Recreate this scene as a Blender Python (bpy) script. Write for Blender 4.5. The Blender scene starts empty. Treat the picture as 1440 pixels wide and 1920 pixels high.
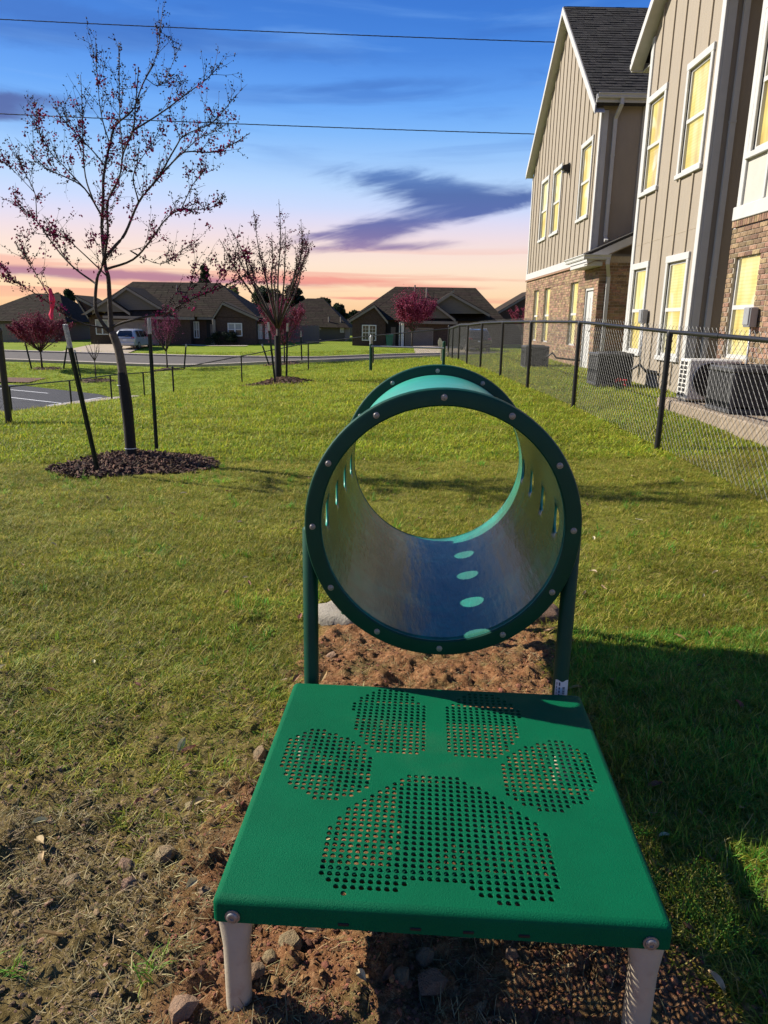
import bpy, math, random
import numpy as np
from mathutils import Vector, Matrix
random.seed(7)
RNG = np.random.default_rng(11)
R = math.radians
SC = bpy.context.scene
COL = SC.collection

# ------------------------------------------------------------------ camera
H = 1.42                                   # eye height above the soil at the ramp
F, TH, PH = 1357.0, 0.25684, 0.01681       # focal length in photo pixels, pitch, roll
cam_d = bpy.data.cameras.new('camera'); cam = bpy.data.objects.new('camera', cam_d); COL.objects.link(cam)
cam_d.sensor_fit = 'VERTICAL'; cam_d.sensor_height = 24.0
cam_d.lens = 24.0 * F / 1920.0
cam_d.clip_start = 0.05; cam_d.clip_end = 3000
cam.location = (0, 0, H)
cam.matrix_world = Matrix.Translation((0, 0, H)) @ Matrix.Rotation(math.pi/2 - TH, 4, 'X') @ Matrix.Rotation(PH, 4, 'Z')
SC.camera = cam

# ------------------------------------------------------------------ light
SUN_EL, SUN_AZ = R(34), R(-72)             # sun from the left and a little ahead
sd = Vector((math.sin(SUN_AZ)*math.cos(SUN_EL), math.cos(SUN_AZ)*math.cos(SUN_EL), math.sin(SUN_EL)))
sun_d = bpy.data.lights.new('sun', 'SUN'); sun_d.energy = 5.0; sun_d.angle = R(0.5); sun_d.color = (1.0, 0.93, 0.82)
sun = bpy.data.objects.new('sun', sun_d); COL.objects.link(sun)
sun.rotation_euler = sd.to_track_quat('Z', 'Y').to_euler(); sun.location = (-30, 10, 30)
SC.view_settings.view_transform = 'Standard'; SC.view_settings.look = 'None'
SC.view_settings.exposure = 0.9; SC.view_settings.gamma = 1.0; SC.view_settings.use_curve_mapping = False
EXPG = 2 ** -0.9
ALB = 0.82     # base colours below are scaled together with the exposure

def lin(c):
    return tuple((x/12.92 if x <= 0.04045 else ((x+0.055)/1.055)**2.4) for x in [v/255 for v in c])

class NT:
    """tiny helper around a node tree"""
    def __init__(s, t): s.t = t; s.n = t.nodes; s.l = t.links
    def new(s, typ, **kw):
        n = s.n.new(typ)
        for k, v in kw.items(): setattr(n, k, v)
        return n
    def link(s, a, b): s.l.new(a, b)
    def math(s, op, a, b=None, c=None, clamp=False):
        n = s.new('ShaderNodeMath', operation=op, use_clamp=clamp)
        for i, v in enumerate((a, b, c)):
            if v is None: continue
            if isinstance(v, (int, float)): n.inputs[i].default_value = v
            else: s.link(v, n.inputs[i])
        return n.outputs[0]
    def mix(s, fac, a, b, blend='MIX'):
        n = s.new('ShaderNodeMix', data_type='RGBA', blend_type=blend)
        for i, v in ((0, fac), (6, a), (7, b)):
            if isinstance(v, (int, float)): n.inputs[i].default_value = v
            elif isinstance(v, tuple): n.inputs[i].default_value = (*v[:3], 1)
            else: s.link(v, n.inputs[i])
        return n.outputs[2]
    def noise(s, vec, scale, detail=4, rough=.55, dist=0.):
        n = s.new('ShaderNodeTexNoise'); n.inputs['Scale'].default_value = scale
        n.inputs['Detail'].default_value = detail; n.inputs['Roughness'].default_value = rough
        n.inputs['Distortion'].default_value = dist
        if vec is not None: s.link(vec, n.inputs['Vector'])
        return n.outputs['Fac']
    def ramp(s, fac, stops, interp='LINEAR'):
        n = s.new('ShaderNodeValToRGB'); cr = n.color_ramp; cr.interpolation = interp
        while len(cr.elements) < len(stops): cr.elements.new(0.5)
        for e, (p, c) in zip(cr.elements, stops):
            e.position = p; e.color = (*c, 1) if len(c) == 3 else c
        s.link(fac, n.inputs[0]); return n.outputs[0]
    def smooth(s, x, a, b):
        n = s.new('ShaderNodeMapRange', interpolation_type='SMOOTHSTEP')
        s.link(x, n.inputs[0]); n.inputs[1].default_value = a; n.inputs[2].default_value = b
        return n.outputs[0]
    def comb(s, x, y, z=0.):
        n = s.new('ShaderNodeCombineXYZ')
        for i, v in enumerate((x, y, z)):
            if isinstance(v, (int, float)): n.inputs[i].default_value = v
            else: s.link(v, n.inputs[i])
        return n.outputs[0]

# sunset-coloured sky: gradient over elevation, cloud streaks by direction, a share of a clear physical sky
world = bpy.data.worlds.new('World'); SC.world = world; world.use_nodes = True
W = NT(world.node_tree); W.n.clear()
tc = W.new('ShaderNodeTexCoord'); sep = W.new('ShaderNodeSeparateXYZ'); W.link(tc.outputs['Generated'], sep.inputs[0])
elev = W.math('MULTIPLY', W.math('ARCSINE', sep.outputs[2]), 57.2958)
azim = W.math('MULTIPLY', W.math('ARCTAN2', sep.outputs[0], sep.outputs[1]), 57.2958)
def P(e): return (e + 10) / 60.0
stops = [(-10, (190, 150, 130)), (-0.5, (243, 176, 128)), (0.4, (249, 196, 146)), (1.6, (252, 212, 168)), (2.8, (253, 222, 188)), (4.1, (252, 226, 206)),
         (5.0, (248, 222, 212)), (5.9, (240, 219, 224)), (7.15, (221, 217, 242)), (8.0, (203, 216, 250)), (9.5, (182, 213, 252)), (11.2, (154, 198, 250)),
         (12.9, (124, 182, 249)), (14.6, (99, 164, 244)), (16.1, (84, 150, 236)), (17.6, (64, 131, 222)), (19.9, (52, 119, 212)), (22, (44, 108, 204)),
         (30, (36, 94, 184)), (50, (32, 80, 158))]
nf = W.math('DIVIDE', W.math('ADD', elev, 10.0), 60.0, clamp=True)
base = W.ramp(nf, [(P(e), lin(c)) for e, c in stops])
# streaky wisps, long in azimuth
v1 = W.comb(W.math('MULTIPLY', azim, 0.045), W.math('MULTIPLY', elev, 0.42), 3.1)
wisp = W.noise(v1, 1.0, 5, .55, .6)
hi = W.math('MULTIPLY', W.smooth(wisp, .5, .72), W.smooth(elev, 9, 15))
base = W.mix(W.math('MULTIPLY', hi, .5), base, lin((44, 100, 190)))
hi2 = W.math('MULTIPLY', W.smooth(W.noise(v1, 1.7, 5, .5, .4), .52, .75), W.smooth(elev, 9, 13))
base = W.mix(W.math('MULTIPLY', hi2, .35), base, lin((120, 175, 245)))
# pink streaks close to the horizon
v2 = W.comb(W.math('MULTIPLY', azim, 0.05), W.math('MULTIPLY', elev, 1.15), 8.4)
pk = W.smooth(W.noise(v2, 1.0, 4, .5, .3), .53, .66)
pkm = W.math('MULTIPLY', W.math('MULTIPLY', pk, W.smooth(elev, .4, 2.0)), W.math('SUBTRACT', 1.0, W.smooth(elev, 3.6, 6.0)))
base = W.mix(W.math('MULTIPLY', pkm, .5), base, lin((240, 140, 128)))
# warp for the cloud bodies
wv = W.comb(W.math('MULTIPLY', azim, 0.16), W.math('MULTIPLY', elev, 0.55), 1.7)
wn = W.math('SUBTRACT', W.noise(wv, 1.0, 6, .6, .5), .5)
wv2 = W.comb(W.math('ADD', W.math('MULTIPLY', azim, 0.22), W.math('MULTIPLY', elev, -.25)), W.math('SUBTRACT', W.math('MULTIPLY', elev, 1.25), W.math('MULTIPLY', azim, .20)), 4.4)
wn2 = W.math('SUBTRACT', W.noise(wv2, 1.0, 5, .52, .4), .5)
def blob(a0, e0, ra, re, tilt, amp=1.0):
    ca, sa = math.cos(R(tilt)), math.sin(R(tilt))
    da = W.math('SUBTRACT', azim, a0); de = W.math('SUBTRACT', elev, e0)
    x = W.math('ADD', W.math('MULTIPLY', da, ca), W.math('MULTIPLY', de, sa))
    y = W.math('SUBTRACT', W.math('MULTIPLY', de, ca), W.math('MULTIPLY', da, sa))
    y = W.math('ADD', y, W.math('MULTIPLY', wn, 2.6 * re)); x = W.math('ADD', x, W.math('MULTIPLY', wn2, ra*.7))
    d = W.math('ADD', W.math('POWER', W.math('DIVIDE', W.math('ABSOLUTE', x), ra), 2.0), W.math('POWER', W.math('DIVIDE', W.math('ABSOLUTE', y), re), 2.0))
    return W.math('MULTIPLY', W.math('POWER', 2.718, W.math('MULTIPLY', d, -1.0)), amp)
def addb(*bs):
    o = bs[0]
    for b in bs[1:]: o = W.math('ADD', o, b)
    return o
cl = addb(blob(1.0, 9.75, 5.4, .75, -3, 1.15), blob(4.2, 8.75, 4.8, .75, 3), blob(1.5, 7.3, 7.2, .72, 11), blob(-2.5, 6.1, 5.0, .55, 8, .9), blob(.6, 5.5, 4.6, .36, 2, .9), blob(8.5, 8.4, 3.4, .5, 14))
den = W.math('ADD', cl, W.math('MULTIPLY', wn2, 1.7))
a_cl = W.math('MULTIPLY', W.smooth(den, .12, 1.35), W.smooth(cl, .02, .3))
ccol = W.ramp(W.math('DIVIDE', W.math('SUBTRACT', elev, 4.5), 6.0, clamp=True), [(0, lin((150, 108, 158))), (.28, lin((100, 88, 156))), (.5, lin((58, 80, 160))), (.75, lin((52, 84, 158))), (1, lin((74, 116, 186)))])
base = W.mix(W.math('MULTIPLY', a_cl, .93), base, ccol)
cl2 = addb(blob(-28, 13.0, 7.5, .75, 3), blob(-33, 12.3, 9, .5, 0))
base = W.mix(W.math('MULTIPLY', W.smooth(W.math('ADD', cl2, W.math('MULTIPLY', wn2, .5)), .2, .95), .85), base, lin((62, 70, 142)))
cl3 = addb(blob(-24, 3.0, 8, .34, 0), blob(-13, 2.7, 11, .3, 0, .8))
base = W.mix(W.math('MULTIPLY', W.smooth(cl3, .15, .9), .8), base, lin((158, 92, 140)))
cl4 = addb(blob(-6, 2.9, 8, .30, 0), blob(4, 2.6, 5, .2, 0, .7), blob(-2, 1.7, 3, .13, 0))
base = W.mix(W.math('MULTIPLY', W.smooth(cl4, .15, .9), .75), base, lin((240, 140, 130)))
cl5 = addb(blob(-16, 18.0, 18, .8, -2), blob(-27, 16.8, 12, .7, 1), blob(-2, 15.8, 11, .45, 3, .7))
base = W.mix(W.math('MULTIPLY', W.smooth(W.math('ADD', cl5, W.math('MULTIPLY', wn2, .6)), .2, 1.0), .42), base, lin((44, 92, 176)))
bg1 = W.new('ShaderNodeBackground'); W.link(base, bg1.inputs[0]); bg1.inputs[1].default_value = EXPG*1.10
nis = W.new('ShaderNodeTexSky'); nis.sky_type = 'NISHITA'; nis.sun_disc = False; nis.sun_elevation = SUN_EL; nis.sun_rotation = SUN_AZ
bg2 = W.new('ShaderNodeBackground'); W.link(nis.outputs[0], bg2.inputs[0]); bg2.inputs[1].default_value = 0.05
mx = W.new('ShaderNodeMixShader'); mx.inputs[0].default_value = 0.12
W.link(bg1.outputs[0], mx.inputs[1]); W.link(bg2.outputs[0], mx.inputs[2])
wo = W.new('ShaderNodeOutputWorld'); W.link(mx.outputs[0], wo.inputs[0])
SC.cycles.use_denoising = True
SC.cycles.max_bounces = 8; SC.cycles.transparent_max_bounces = 12

# ------------------------------------------------------------------ photo geometry: pixel -> place
def ray(u, v):
    x, y = u-720, v-960; c, s = math.cos(PH), math.sin(PH)
    X, Y = (x*c+y*s)/F, (-x*s+y*c)/F
    ct, st = math.cos(TH), math.sin(TH)
    return (X, ct-Y*st, -st-Y*ct)
def at(u, v, Y): r = ray(u, v); k = Y/r[1]; return Vector((r[0]*k, Y, r[2]*k+H))
def gp(u, v, z): r = ray(u, v); k = (z-H)/r[2]; return Vector((r[0]*k, r[1]*k, z))

# ------------------------------------------------------------------ terrain
CT = np.array([(0,-25,0),(-12,-12,-.2),(12,-12,.2),(-15,0,-.7),(0,1.2,0),(0,2.5,0),(.2,3.7,0),(-2,2,0),(2,2,.03),(3,5,.1),(-2,4.5,.02),(0,8,.06),
 (-2.56,7.2,-.01),(-5.5,10.5,-.1),(2.9,7.7,.15),(2.73,10.5,.24),(2.67,13.9,.25),(2.64,17,.24),(2.55,20.3,.21),(2.5,23.9,.15),(2.6,28,.08),(2.6,31.5,-.03),
 (5,8,.3),(5,11,.31),(5,14.5,.32),(5,18,.36),(5,23,.42),(5,27,.45),(9,18,.4),(14,22,.4),(-2.5,17,0),(-.5,22,-.03),(1.7,22,.05),
 (-12.6,24.5,-2.1),(-12.3,28.5,-2.2),(-11,33.8,-2.22),(-10.6,36.1,-2.2),(-6.6,33.6,-1.4),(-3.6,34.5,-.8),(-16,24,-2.3),(-20,30,-2.3),(-15,38,-2.3),(-25,26,-2.3),(-14,31,-2.3),
 (-22.5,48,-1.9),(-16.6,42,-2.1),(-14.3,48,-1.85),(-7.1,48,-1.33),(-17.8,58,-1.5),(-29,58,-1.6),(-5,56,-1.3),(3.5,64,-.6),(-23,66,-1.2),(-22,72,-1.06),(-8.5,72,-.8),(2,72,-.9),(7,55,-.74),(12,70,-.8),(-35,72,-1.2),
 (0,110,-.8),(-60,90,-1.2),(60,90,-.6),(0,300,-1),(-200,200,-1.5),(200,200,-.6),(-80,30,-2.3),(80,30,.3),(-40,10,-2),(40,-30,.3),(-60,-60,-1)], float)
_d = np.hypot(CT[:, None, 0]-CT[None, :, 0], CT[:, None, 1]-CT[None, :, 1])
_A = np.zeros((len(CT)+1,)*2); _A[:-1, :-1] = np.sqrt(_d**2+2.0); _A[-1, :-1] = 1; _A[:-1, -1] = 1
_W = np.linalg.solve(_A, np.r_[CT[:, 2], 0])
def G0(x, y):
    x = np.asarray(x, float); y = np.asarray(y, float); o = np.full(np.broadcast(x, y).shape, _W[-1])
    for (cx, cy, _), w in zip(CT, _W): o = o + w*np.sqrt((x-cx)**2+(y-cy)**2+2.0)
    return o
_T = [np.random.default_rng(100+i).random((256, 256)) for i in range(8)]
def vn(x, y, s=0):
    xi = np.floor(x).astype(int); yi = np.floor(y).astype(int); fx = x-xi; fy = y-yi
    fx = fx*fx*(3-2*fx); fy = fy*fy*(3-2*fy); T = _T[s % 8]
    a = T[xi & 255, yi & 255]; b = T[(xi+1) & 255, yi & 255]; c = T[xi & 255, (yi+1) & 255]; d = T[(xi+1) & 255, (yi+1) & 255]
    return (a*(1-fx)+b*fx)*(1-fy)+(c*(1-fx)+d*fx)*fy
def fbm(x, y, s, o=4, g=.5):
    r = 0; a = 1; t = 0
    for i in range(o): r = r+a*vn(x*2**i+17.3*i, y*2**i+9.1*i, s+i); t += a; a *= g
    return r/t
def sst(x, a, b): t = np.clip((x-a)/(b-a), 0, 1); return t*t*(3-2*t)
def soil(x, y):
    """bare = how little grass, red = turned red clay under the ramp and tunnel"""
    n = fbm(x*1.7, y*1.7, 1)-.5; n2 = fbm(x*5, y*5, 3)-.5
    xl = x+n*.5+n2*.2; yl = y+n*.9+n2*.3
    cx = .14+.05*(y-1.6)
    half = np.where(y < 2.15, .58+.05*(2.15-y), .5)
    mid = (1-sst(np.abs(xl-cx), half-.10, half+.16))*(1-sst(yl, 3.35, 3.75))
    left = (1-sst(yl, 1.5, 4.3))*(1-sst(xl, -.35, .2))*.96
    right = (1-sst(yl, 1.05, 2.0))*sst(xl, .45, .8)*.62
    bare = np.clip(np.maximum(np.maximum(mid, left), right), 0, 1)
    red = np.clip(mid*1.0*(1-.75*(1-sst(xl, -.50, -.26)))+(1-sst(yl, .9, 1.7))*(1-sst(np.abs(xl+.15), .15, .45))*.3, 0, 1)
    return bare, red
def relief(x, y):
    b, _ = soil(x, y); near = 1-sst(y, 5, 16)
    h = (fbm(x*1.6, y*1.6, 2, 3)-.5)*.05*near + (fbm(x*4.5, y*4.5, 5, 2)-.5)*.018*near
    clod = fbm(x*9, y*9, 4, 3); h = h+b*((clod-.5)*.036 + np.maximum(0, fbm(x*26, y*26, 6, 3, .62)-.50)*.085 + (vn(x*46, y*46, 2)-.5)*.013)
    h = h+b*np.minimum(0, (fbm(x*3.1+5, y*3.1, 0, 2)-.42))*.11
    return h
def gz(x, y): return float(G0(x, y))
def gzr(x, y): return float(G0(x, y)+relief(np.float64(x), np.float64(y)))

# ------------------------------------------------------------------ mesh helpers
ORG = {}
class MB:
    def __init__(s): s.v = []; s.f = []; s.m = []; s.mi = 0; s.col = None
    def add(s, vs, fs):
        o = len(s.v); s.v.extend([tuple(p) for p in vs]); s.f.extend([tuple(i+o for i in f) for f in fs]); s.m.extend([s.mi]*len(fs)); return s
    def box(s, a, b):
        x0, y0, z0 = a; x1, y1, z1 = b
        return s.add([(x0,y0,z0),(x1,y0,z0),(x1,y1,z0),(x0,y1,z0),(x0,y0,z1),(x1,y0,z1),(x1,y1,z1),(x0,y1,z1)],
                     [(0,3,2,1),(4,5,6,7),(0,1,5,4),(1,2,6,5),(2,3,7,6),(3,0,4,7)])
    def bbox(s, a, b, r=.01):
        """box with chamfered edges"""
        c = [(a[i]+b[i])/2 for i in range(3)]; h = [(b[i]-a[i])/2 for i in range(3)]
        r = min(r, min(h)*.49)
        vs = []; idx = {}
        for sx in (-1, 1):
            for sy in (-1, 1):
                for sz in (-1, 1):
                    for k in range(3):
                        p = [sx*h[0], sy*h[1], sz*h[2]]
                        for j, sg in enumerate((sx, sy, sz)):
                            if j != k: p[j] -= sg*r
                        idx[(sx, sy, sz, k)] = len(vs); vs.append((c[0]+p[0], c[1]+p[1], c[2]+p[2]))
        fs = []
        for k in range(3):
            i, j = [(1, 2), (2, 0), (0, 1)][k]
            for sg in (-1, 1):
                q = []
                for si, sj in ((-1,-1),(1,-1),(1,1),(-1,1)):
                    t = [0, 0, 0]; t[k] = sg; t[i] = si; t[j] = sj; q.append(idx[(t[0], t[1], t[2], k)])
                fs.append(tuple(q) if sg > 0 else tuple(q[::-1]))
            for si in (-1, 1):
                for sj in (-1, 1):
                    q = []
                    for e, kk in ((-1, i), (-1, j), (1, j), (1, i)):
                        t = [0, 0, 0]; t[k] = e; t[i] = si; t[j] = sj; q.append(idx[(t[0], t[1], t[2], kk)])
                    fs.append(tuple(q) if si*sj < 0 else tuple(q[::-1]))
        for sx in (-1, 1):
            for sy in (-1, 1):
                for sz in (-1, 1):
                    q = tuple(idx[(sx, sy, sz, k)] for k in range(3)); fs.append(q if sx*sy*sz > 0 else q[::-1])
        return s.add(vs, fs)
    def obox(s, M, hx, hy, hz):
        """box with half sizes under a matrix"""
        vs = [M @ Vector((x*hx, y*hy, z*hz)) for z in (-1, 1) for y in (-1, 1) for x in (-1, 1)]
        return s.add(vs, [(0,2,3,1),(4,5,7,6),(0,1,5,4),(1,3,7,5),(3,2,6,7),(2,0,4,6)])
    def path(s, pts, rad, n=6, cap=True):
        pts = [Vector(p) for p in pts]; o = len(s.v); k = len(pts); up = Vector((0.31, .2, .93))
        for i, p in enumerate(pts):
            t = (pts[min(i+1, k-1)]-pts[max(i-1, 0)])
            t = t.normalized() if t.length > 1e-9 else Vector((0, 0, 1))
            a = t.cross(up if abs(t.dot(up)) < .95 else Vector((1, 0, 0))).normalized(); b = t.cross(a)
            r = rad[i] if isinstance(rad, (list, tuple)) else rad
            for j in range(n):
                w = 2*math.pi*j/n; s.v.append(tuple(p+a*(r*math.cos(w))+b*(r*math.sin(w))))
        fs = []
        for i in range(k-1):
            for j in range(n): fs.append((o+i*n+j, o+i*n+(j+1) % n, o+(i+1)*n+(j+1) % n, o+(i+1)*n+j))
        if cap and n > 2: fs += [tuple(o+j for j in range(n))[::-1], tuple(o+(k-1)*n+j for j in range(n))]
        s.f.extend(fs); s.m.extend([s.mi]*len(fs)); return s
    def poly(s, pts, h):
        """prism: planar polygon pts extruded by vector h"""
        n = len(pts); h = Vector(h); v = [Vector(p) for p in pts]+[Vector(p)+h for p in pts]
        return s.add(v, [tuple(range(n))[::-1], tuple(range(n, 2*n))]+[(i, (i+1) % n, n+(i+1) % n, n+i) for i in range(n)])
    def lathe(s, prof, c, axis='Z', n=32, M=None):
        """prof: list of (r, h); closed loop if first==last"""
        o = len(s.v); k = len(prof)
        for j in range(n):
            w = 2*math.pi*j/n
            for r, h in prof:
                p = Vector((r*math.cos(w), r*math.sin(w), h)) if axis == 'Z' else Vector((r*math.cos(w), h, r*math.sin(w)))
                if M is not None: p = M @ p
                s.v.append(tuple(p+Vector(c)))
        fs = []
        for j in range(n):
            for i in range(k-1): fs.append((o+j*k+i, o+((j+1) % n)*k+i, o+((j+1) % n)*k+i+1, o+j*k+i+1))
        s.f.extend(fs); s.m.extend([s.mi]*len(fs)); return s
    def build(s, name, mats, parent=None, smooth=False, auto=None, local=False, kind=None, label=None):
        me = bpy.data.meshes.new(name)
        off = Vector((0, 0, 0)) if (parent is None or local) else ORG[parent.name]
        me.from_pydata([(x-off[0], y-off[1], z-off[2]) for x, y, z in s.v], [], s.f); me.update()
        if not isinstance(mats, (list, tuple)): mats = [mats]
        for m in mats: me.materials.append(m)
        if len(mats) > 1: me.polygons.foreach_set('material_index', s.m)
        if smooth or auto:
            me.polygons.foreach_set('use_smooth', [True]*len(me.polygons))
            if auto: me.set_sharp_from_angle(angle=R(auto))
        o = bpy.data.objects.new(name, me); COL.objects.link(o)
        if parent: o.parent = parent; ORG[o.name] = ORG[parent.name]
        else: ORG[o.name] = Vector((0, 0, 0))
        if kind: o['kind'] = kind
        if label: o['label'] = label
        return o
def thing(name, label, cat, loc=(0, 0, 0), rz=0., group=None):
    o = bpy.data.objects.new(name, None); COL.objects.link(o); o.location = loc; o.rotation_euler = (0, 0, rz)
    o.empty_display_size = .2; o['label'] = label; o['category'] = cat
    if group: o['group'] = group
    ORG[o.name] = Vector(loc); return o
def tag(o, label=None, cat=None, group=None, kind=None):
    for k, v in (('label', label), ('category', cat), ('group', group), ('kind', kind)):
        if v: o[k] = v
    return o
def rebase(o, loc):
    """move the origin of a top-level mesh to its base"""
    loc = Vector(loc); o.data.transform(Matrix.Translation(-loc)); o.location = loc; ORG[o.name] = loc; return o
def copy_tree(o, parent=None):
    c = o.copy(); COL.objects.link(c)
    if parent: c.parent = parent
    for ch in [k for k in bpy.data.objects if k.parent == o]: copy_tree(ch, c)
    return c

# ------------------------------------------------------------------ materials
def mat(name, col, rough=.6, var=.18, scale=6., bump=0., bscale=60., metal=0., coat=0., spec=.4, col2=None, island=0., objrand=0., stretch=None, dirt=None):
    m = bpy.data.materials.new(name); m.use_nodes = True; N = NT(m.node_tree)
    b = N.n['Principled BSDF']; t = N.new('ShaderNodeTexCoord'); vec = t.outputs['Object']
    if stretch:
        mp = N.new('ShaderNodeMapping'); mp.inputs['Scale'].default_value = stretch; N.link(vec, mp.inputs[0]); vec = mp.outputs[0]
    n = N.noise(vec, scale, 5, .6)
    col = tuple(c*ALB for c in col); col2 = tuple(c*ALB for c in col2) if col2 else None
    lo = tuple(c*(1-var) for c in col); hi = col2 if col2 else tuple(min(1, c*(1+var)) for c in col)
    c = N.ramp(n, [(.32, lo), (.68, hi)])
    if island or objrand:
        g = N.new('ShaderNodeNewGeometry').outputs['Random Per Island'] if island else N.new('ShaderNodeObjectInfo').outputs['Random']
        k = island or objrand
        hsv = N.new('ShaderNodeHueSaturation'); N.link(c, hsv.inputs['Color'])
        N.link(N.math('ADD', N.math('MULTIPLY', g, 2*k), 1-k), hsv.inputs['Value'])
        N.link(N.math('ADD', N.math('MULTIPLY', N.math('FRACT', N.math('MULTIPLY', g, 7.3)), .05), .475), hsv.inputs['Hue'])
        c = hsv.outputs[0]
    if dirt:
        dcol, dsc, lo_, hi_, amt = dirt
        c = N.mix(N.math('MULTIPLY', N.smooth(N.noise(t.outputs['Object'], dsc, 6, .65), lo_, hi_), amt), c, dcol)
    N.link(c, b.inputs['Base Color'])
    b.inputs['Metallic'].default_value = metal; b.inputs['Specular IOR Level'].default_value = spec
    b.inputs['Coat Weight'].default_value = coat; b.inputs['Coat Roughness'].default_value = .15
    rn = N.math('ADD', N.math('MULTIPLY', N.noise(vec, scale*2.3, 4), rough*.5), rough*.75); N.link(rn, b.inputs['Roughness'])
    if bump:
        bp = N.new('ShaderNodeBump'); bp.inputs['Strength'].default_value = bump; bp.inputs['Distance'].default_value = .02
        N.link(N.noise(vec, bscale, 6, .65), bp.inputs['Height']); N.link(bp.outputs[0], b.inputs['Normal']); N.link(bp.outputs[0], b.inputs['Coat Normal'])
    return m
def attr_mat(name, attr, rough=.7, transl=.3, rnd=.18, patch=False):
    m = bpy.data.materials.new(name); m.use_nodes = True; N = NT(m.node_tree); N.n.clear()
    a = N.new('ShaderNodeAttribute'); a.attribute_name = attr
    oi = N.new('ShaderNodeObjectInfo')
    hs = N.new('ShaderNodeHueSaturation'); N.link(a.outputs['Color'], hs.inputs['Color'])
    val = N.math('ADD', N.math('MULTIPLY', oi.outputs['Random'], 2*rnd), 1-rnd)
    val = N.math('MULTIPLY', val, ALB)
    if patch:
        mp = N.new('ShaderNodeMapping'); mp.inputs['Scale'].default_value = (.55, 1.3, 1); N.link(oi.outputs['Location'], mp.inputs[0])
        val = N.math('MULTIPLY', val, N.math('ADD', N.math('MULTIPLY', N.noise(mp.outputs[0], 1.5, 5, .65), 1.9), .10))
    N.link(val, hs.inputs['Value'])
    N.link(N.math('ADD', N.math('MULTIPLY', N.math('FRACT', N.math('MULTIPLY', oi.outputs['Random'], 9.7)), .05), .475), hs.inputs['Hue'])
    p = N.new('ShaderNodeBsdfPrincipled'); N.link(hs.outputs[0], p.inputs['Base Color']); p.inputs['Roughness'].default_value = rough
    p.inputs['Specular IOR Level'].default_value = .25
    tr = N.new('ShaderNodeBsdfTranslucent'); N.link(hs.outputs[0], tr.inputs[0])
    x = N.new('ShaderNodeMixShader'); x.inputs[0].default_value = transl; N.link(p.outputs[0], x.inputs[1]); N.link(tr.outputs[0], x.inputs[2])
    o = N.new('ShaderNodeOutputMaterial'); N.link(x.outputs[0], o.inputs[0]); return m

M_green = mat('green_plastisol', (.0004, .115, .047), .62, .10, 5, bump=.3, bscale=330, spec=.07, dirt=((.12, .125, .07), 2.6, .58, .92, .2))
M_greend = mat('dark_green_powder_coat', (.0012, .050, .027), .5, .12, 9, bump=.06, bscale=300, spec=.25)
M_teal = mat('teal_tunnel_shell', (.035, .34, .24), .42, .1, 4, coat=.12, bump=.04, bscale=80)
M_beige = mat('beige_powder_coat_leg', (.47, .40, .29), .6, .12, 7, bump=.1, bscale=140, dirt=((.22, .11, .06), 9, .52, .75, .8))
M_steel = mat('zinc_bolt_steel', (.36, .34, .31), .55, .2, 60, metal=.7)
M_white = mat('white_label', (.78, .78, .76), .5, .03)
M_ink = mat('label_ink', (.02, .025, .05), .6, .05)
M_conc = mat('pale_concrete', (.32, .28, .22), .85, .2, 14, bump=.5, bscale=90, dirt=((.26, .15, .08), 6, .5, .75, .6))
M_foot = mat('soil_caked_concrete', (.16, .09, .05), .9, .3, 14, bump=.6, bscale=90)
M_pad = mat('tan_concrete_pad', (.30, .235, .165), .85, .2, 8, bump=.4, bscale=80)
M_black = mat('black_vinyl_coating', (.009, .009, .010), .45, .2, 30)
M_mesh = mat('black_vinyl_wire', (.018, .018, .018), .5, .2, 30, spec=.45)
M_tan = mat('tan_painted_siding', (.325, .275, .21), .7, .05, 3, bump=.25, bscale=38, stretch=(1, 6, .5), dirt=((.22, .185, .14), 1.1, .52, .8, .35))
M_tand = mat('tan_batten_paint', (.35, .29, .21), .7, .05, 4)
M_trim = mat('white_trim_paint', (.53, .525, .50), .55, .05, 5)
M_panel = mat('pale_painted_panel', (.50, .48, .42), .6, .05, 4, bump=.1, bscale=60)
M_shing = mat('charcoal_shingle', (.033, .030, .025), .95, .3, 30, bump=.6, bscale=160, island=.42)
M_mort = mat('pale_mortar', (.42, .36, .28), .9, .15, 20, bump=.4, bscale=150)
M_brick = mat('tan_brown_brick', (.27, .165, .095), .85, .25, 16, bump=.5, bscale=120, island=.38, col2=(.36, .235, .14))
M_brick1 = mat('tan_brown_brick_single', (.27, .165, .095), .85, .25, 22, bump=.6, bscale=120, objrand=.38, col2=(.36, .235, .14))
M_bark = mat('grey_brown_bark', (.058, .043, .034), .85, .35, 28, bump=.7, bscale=110)
M_trunk = mat('rim_lit_trunk_bark', (.125, .095, .072), .8, .35, 20, bump=.6, bscale=90)  # lighter copy of the bark, rim light painted into the trunk colour
M_barkd = mat('dark_twig_bark', (.055, .035, .03), .8, .3, 30)
M_wrap = mat('black_trunk_wrap', (.003, .003, .0035), .7, .2, 30, bump=.1, bscale=50)
M_stake = mat('dark_green_stake_paint', (.012, .022, .015), .55, .3, 30, dirt=((.12, .08, .05), 25, .58, .7, .5))
M_stakew = mat('weathered_stake_tip', (.52, .50, .48), .7, .35, 50, bump=.3, bscale=120)
M_mulch = mat('brown_bark_mulch', (.120, .062, .036), .9, .4, 40, island=.75, bump=.5, bscale=160)
M_asph = mat('dark_asphalt', (.045, .045, .05), .85, .25, 30, bump=.4, bscale=200)
M_road = mat('worn_grey_road', (.10, .085, .070), .85, .2, 3, bump=.2, bscale=60)
M_paint = mat('white_road_paint', (.72, .72, .70), .7, .1, 20)
M_kerb = mat('light_kerb_concrete', (.40, .34, .27), .85, .12, 5, bump=.3, bscale=60)
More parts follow.
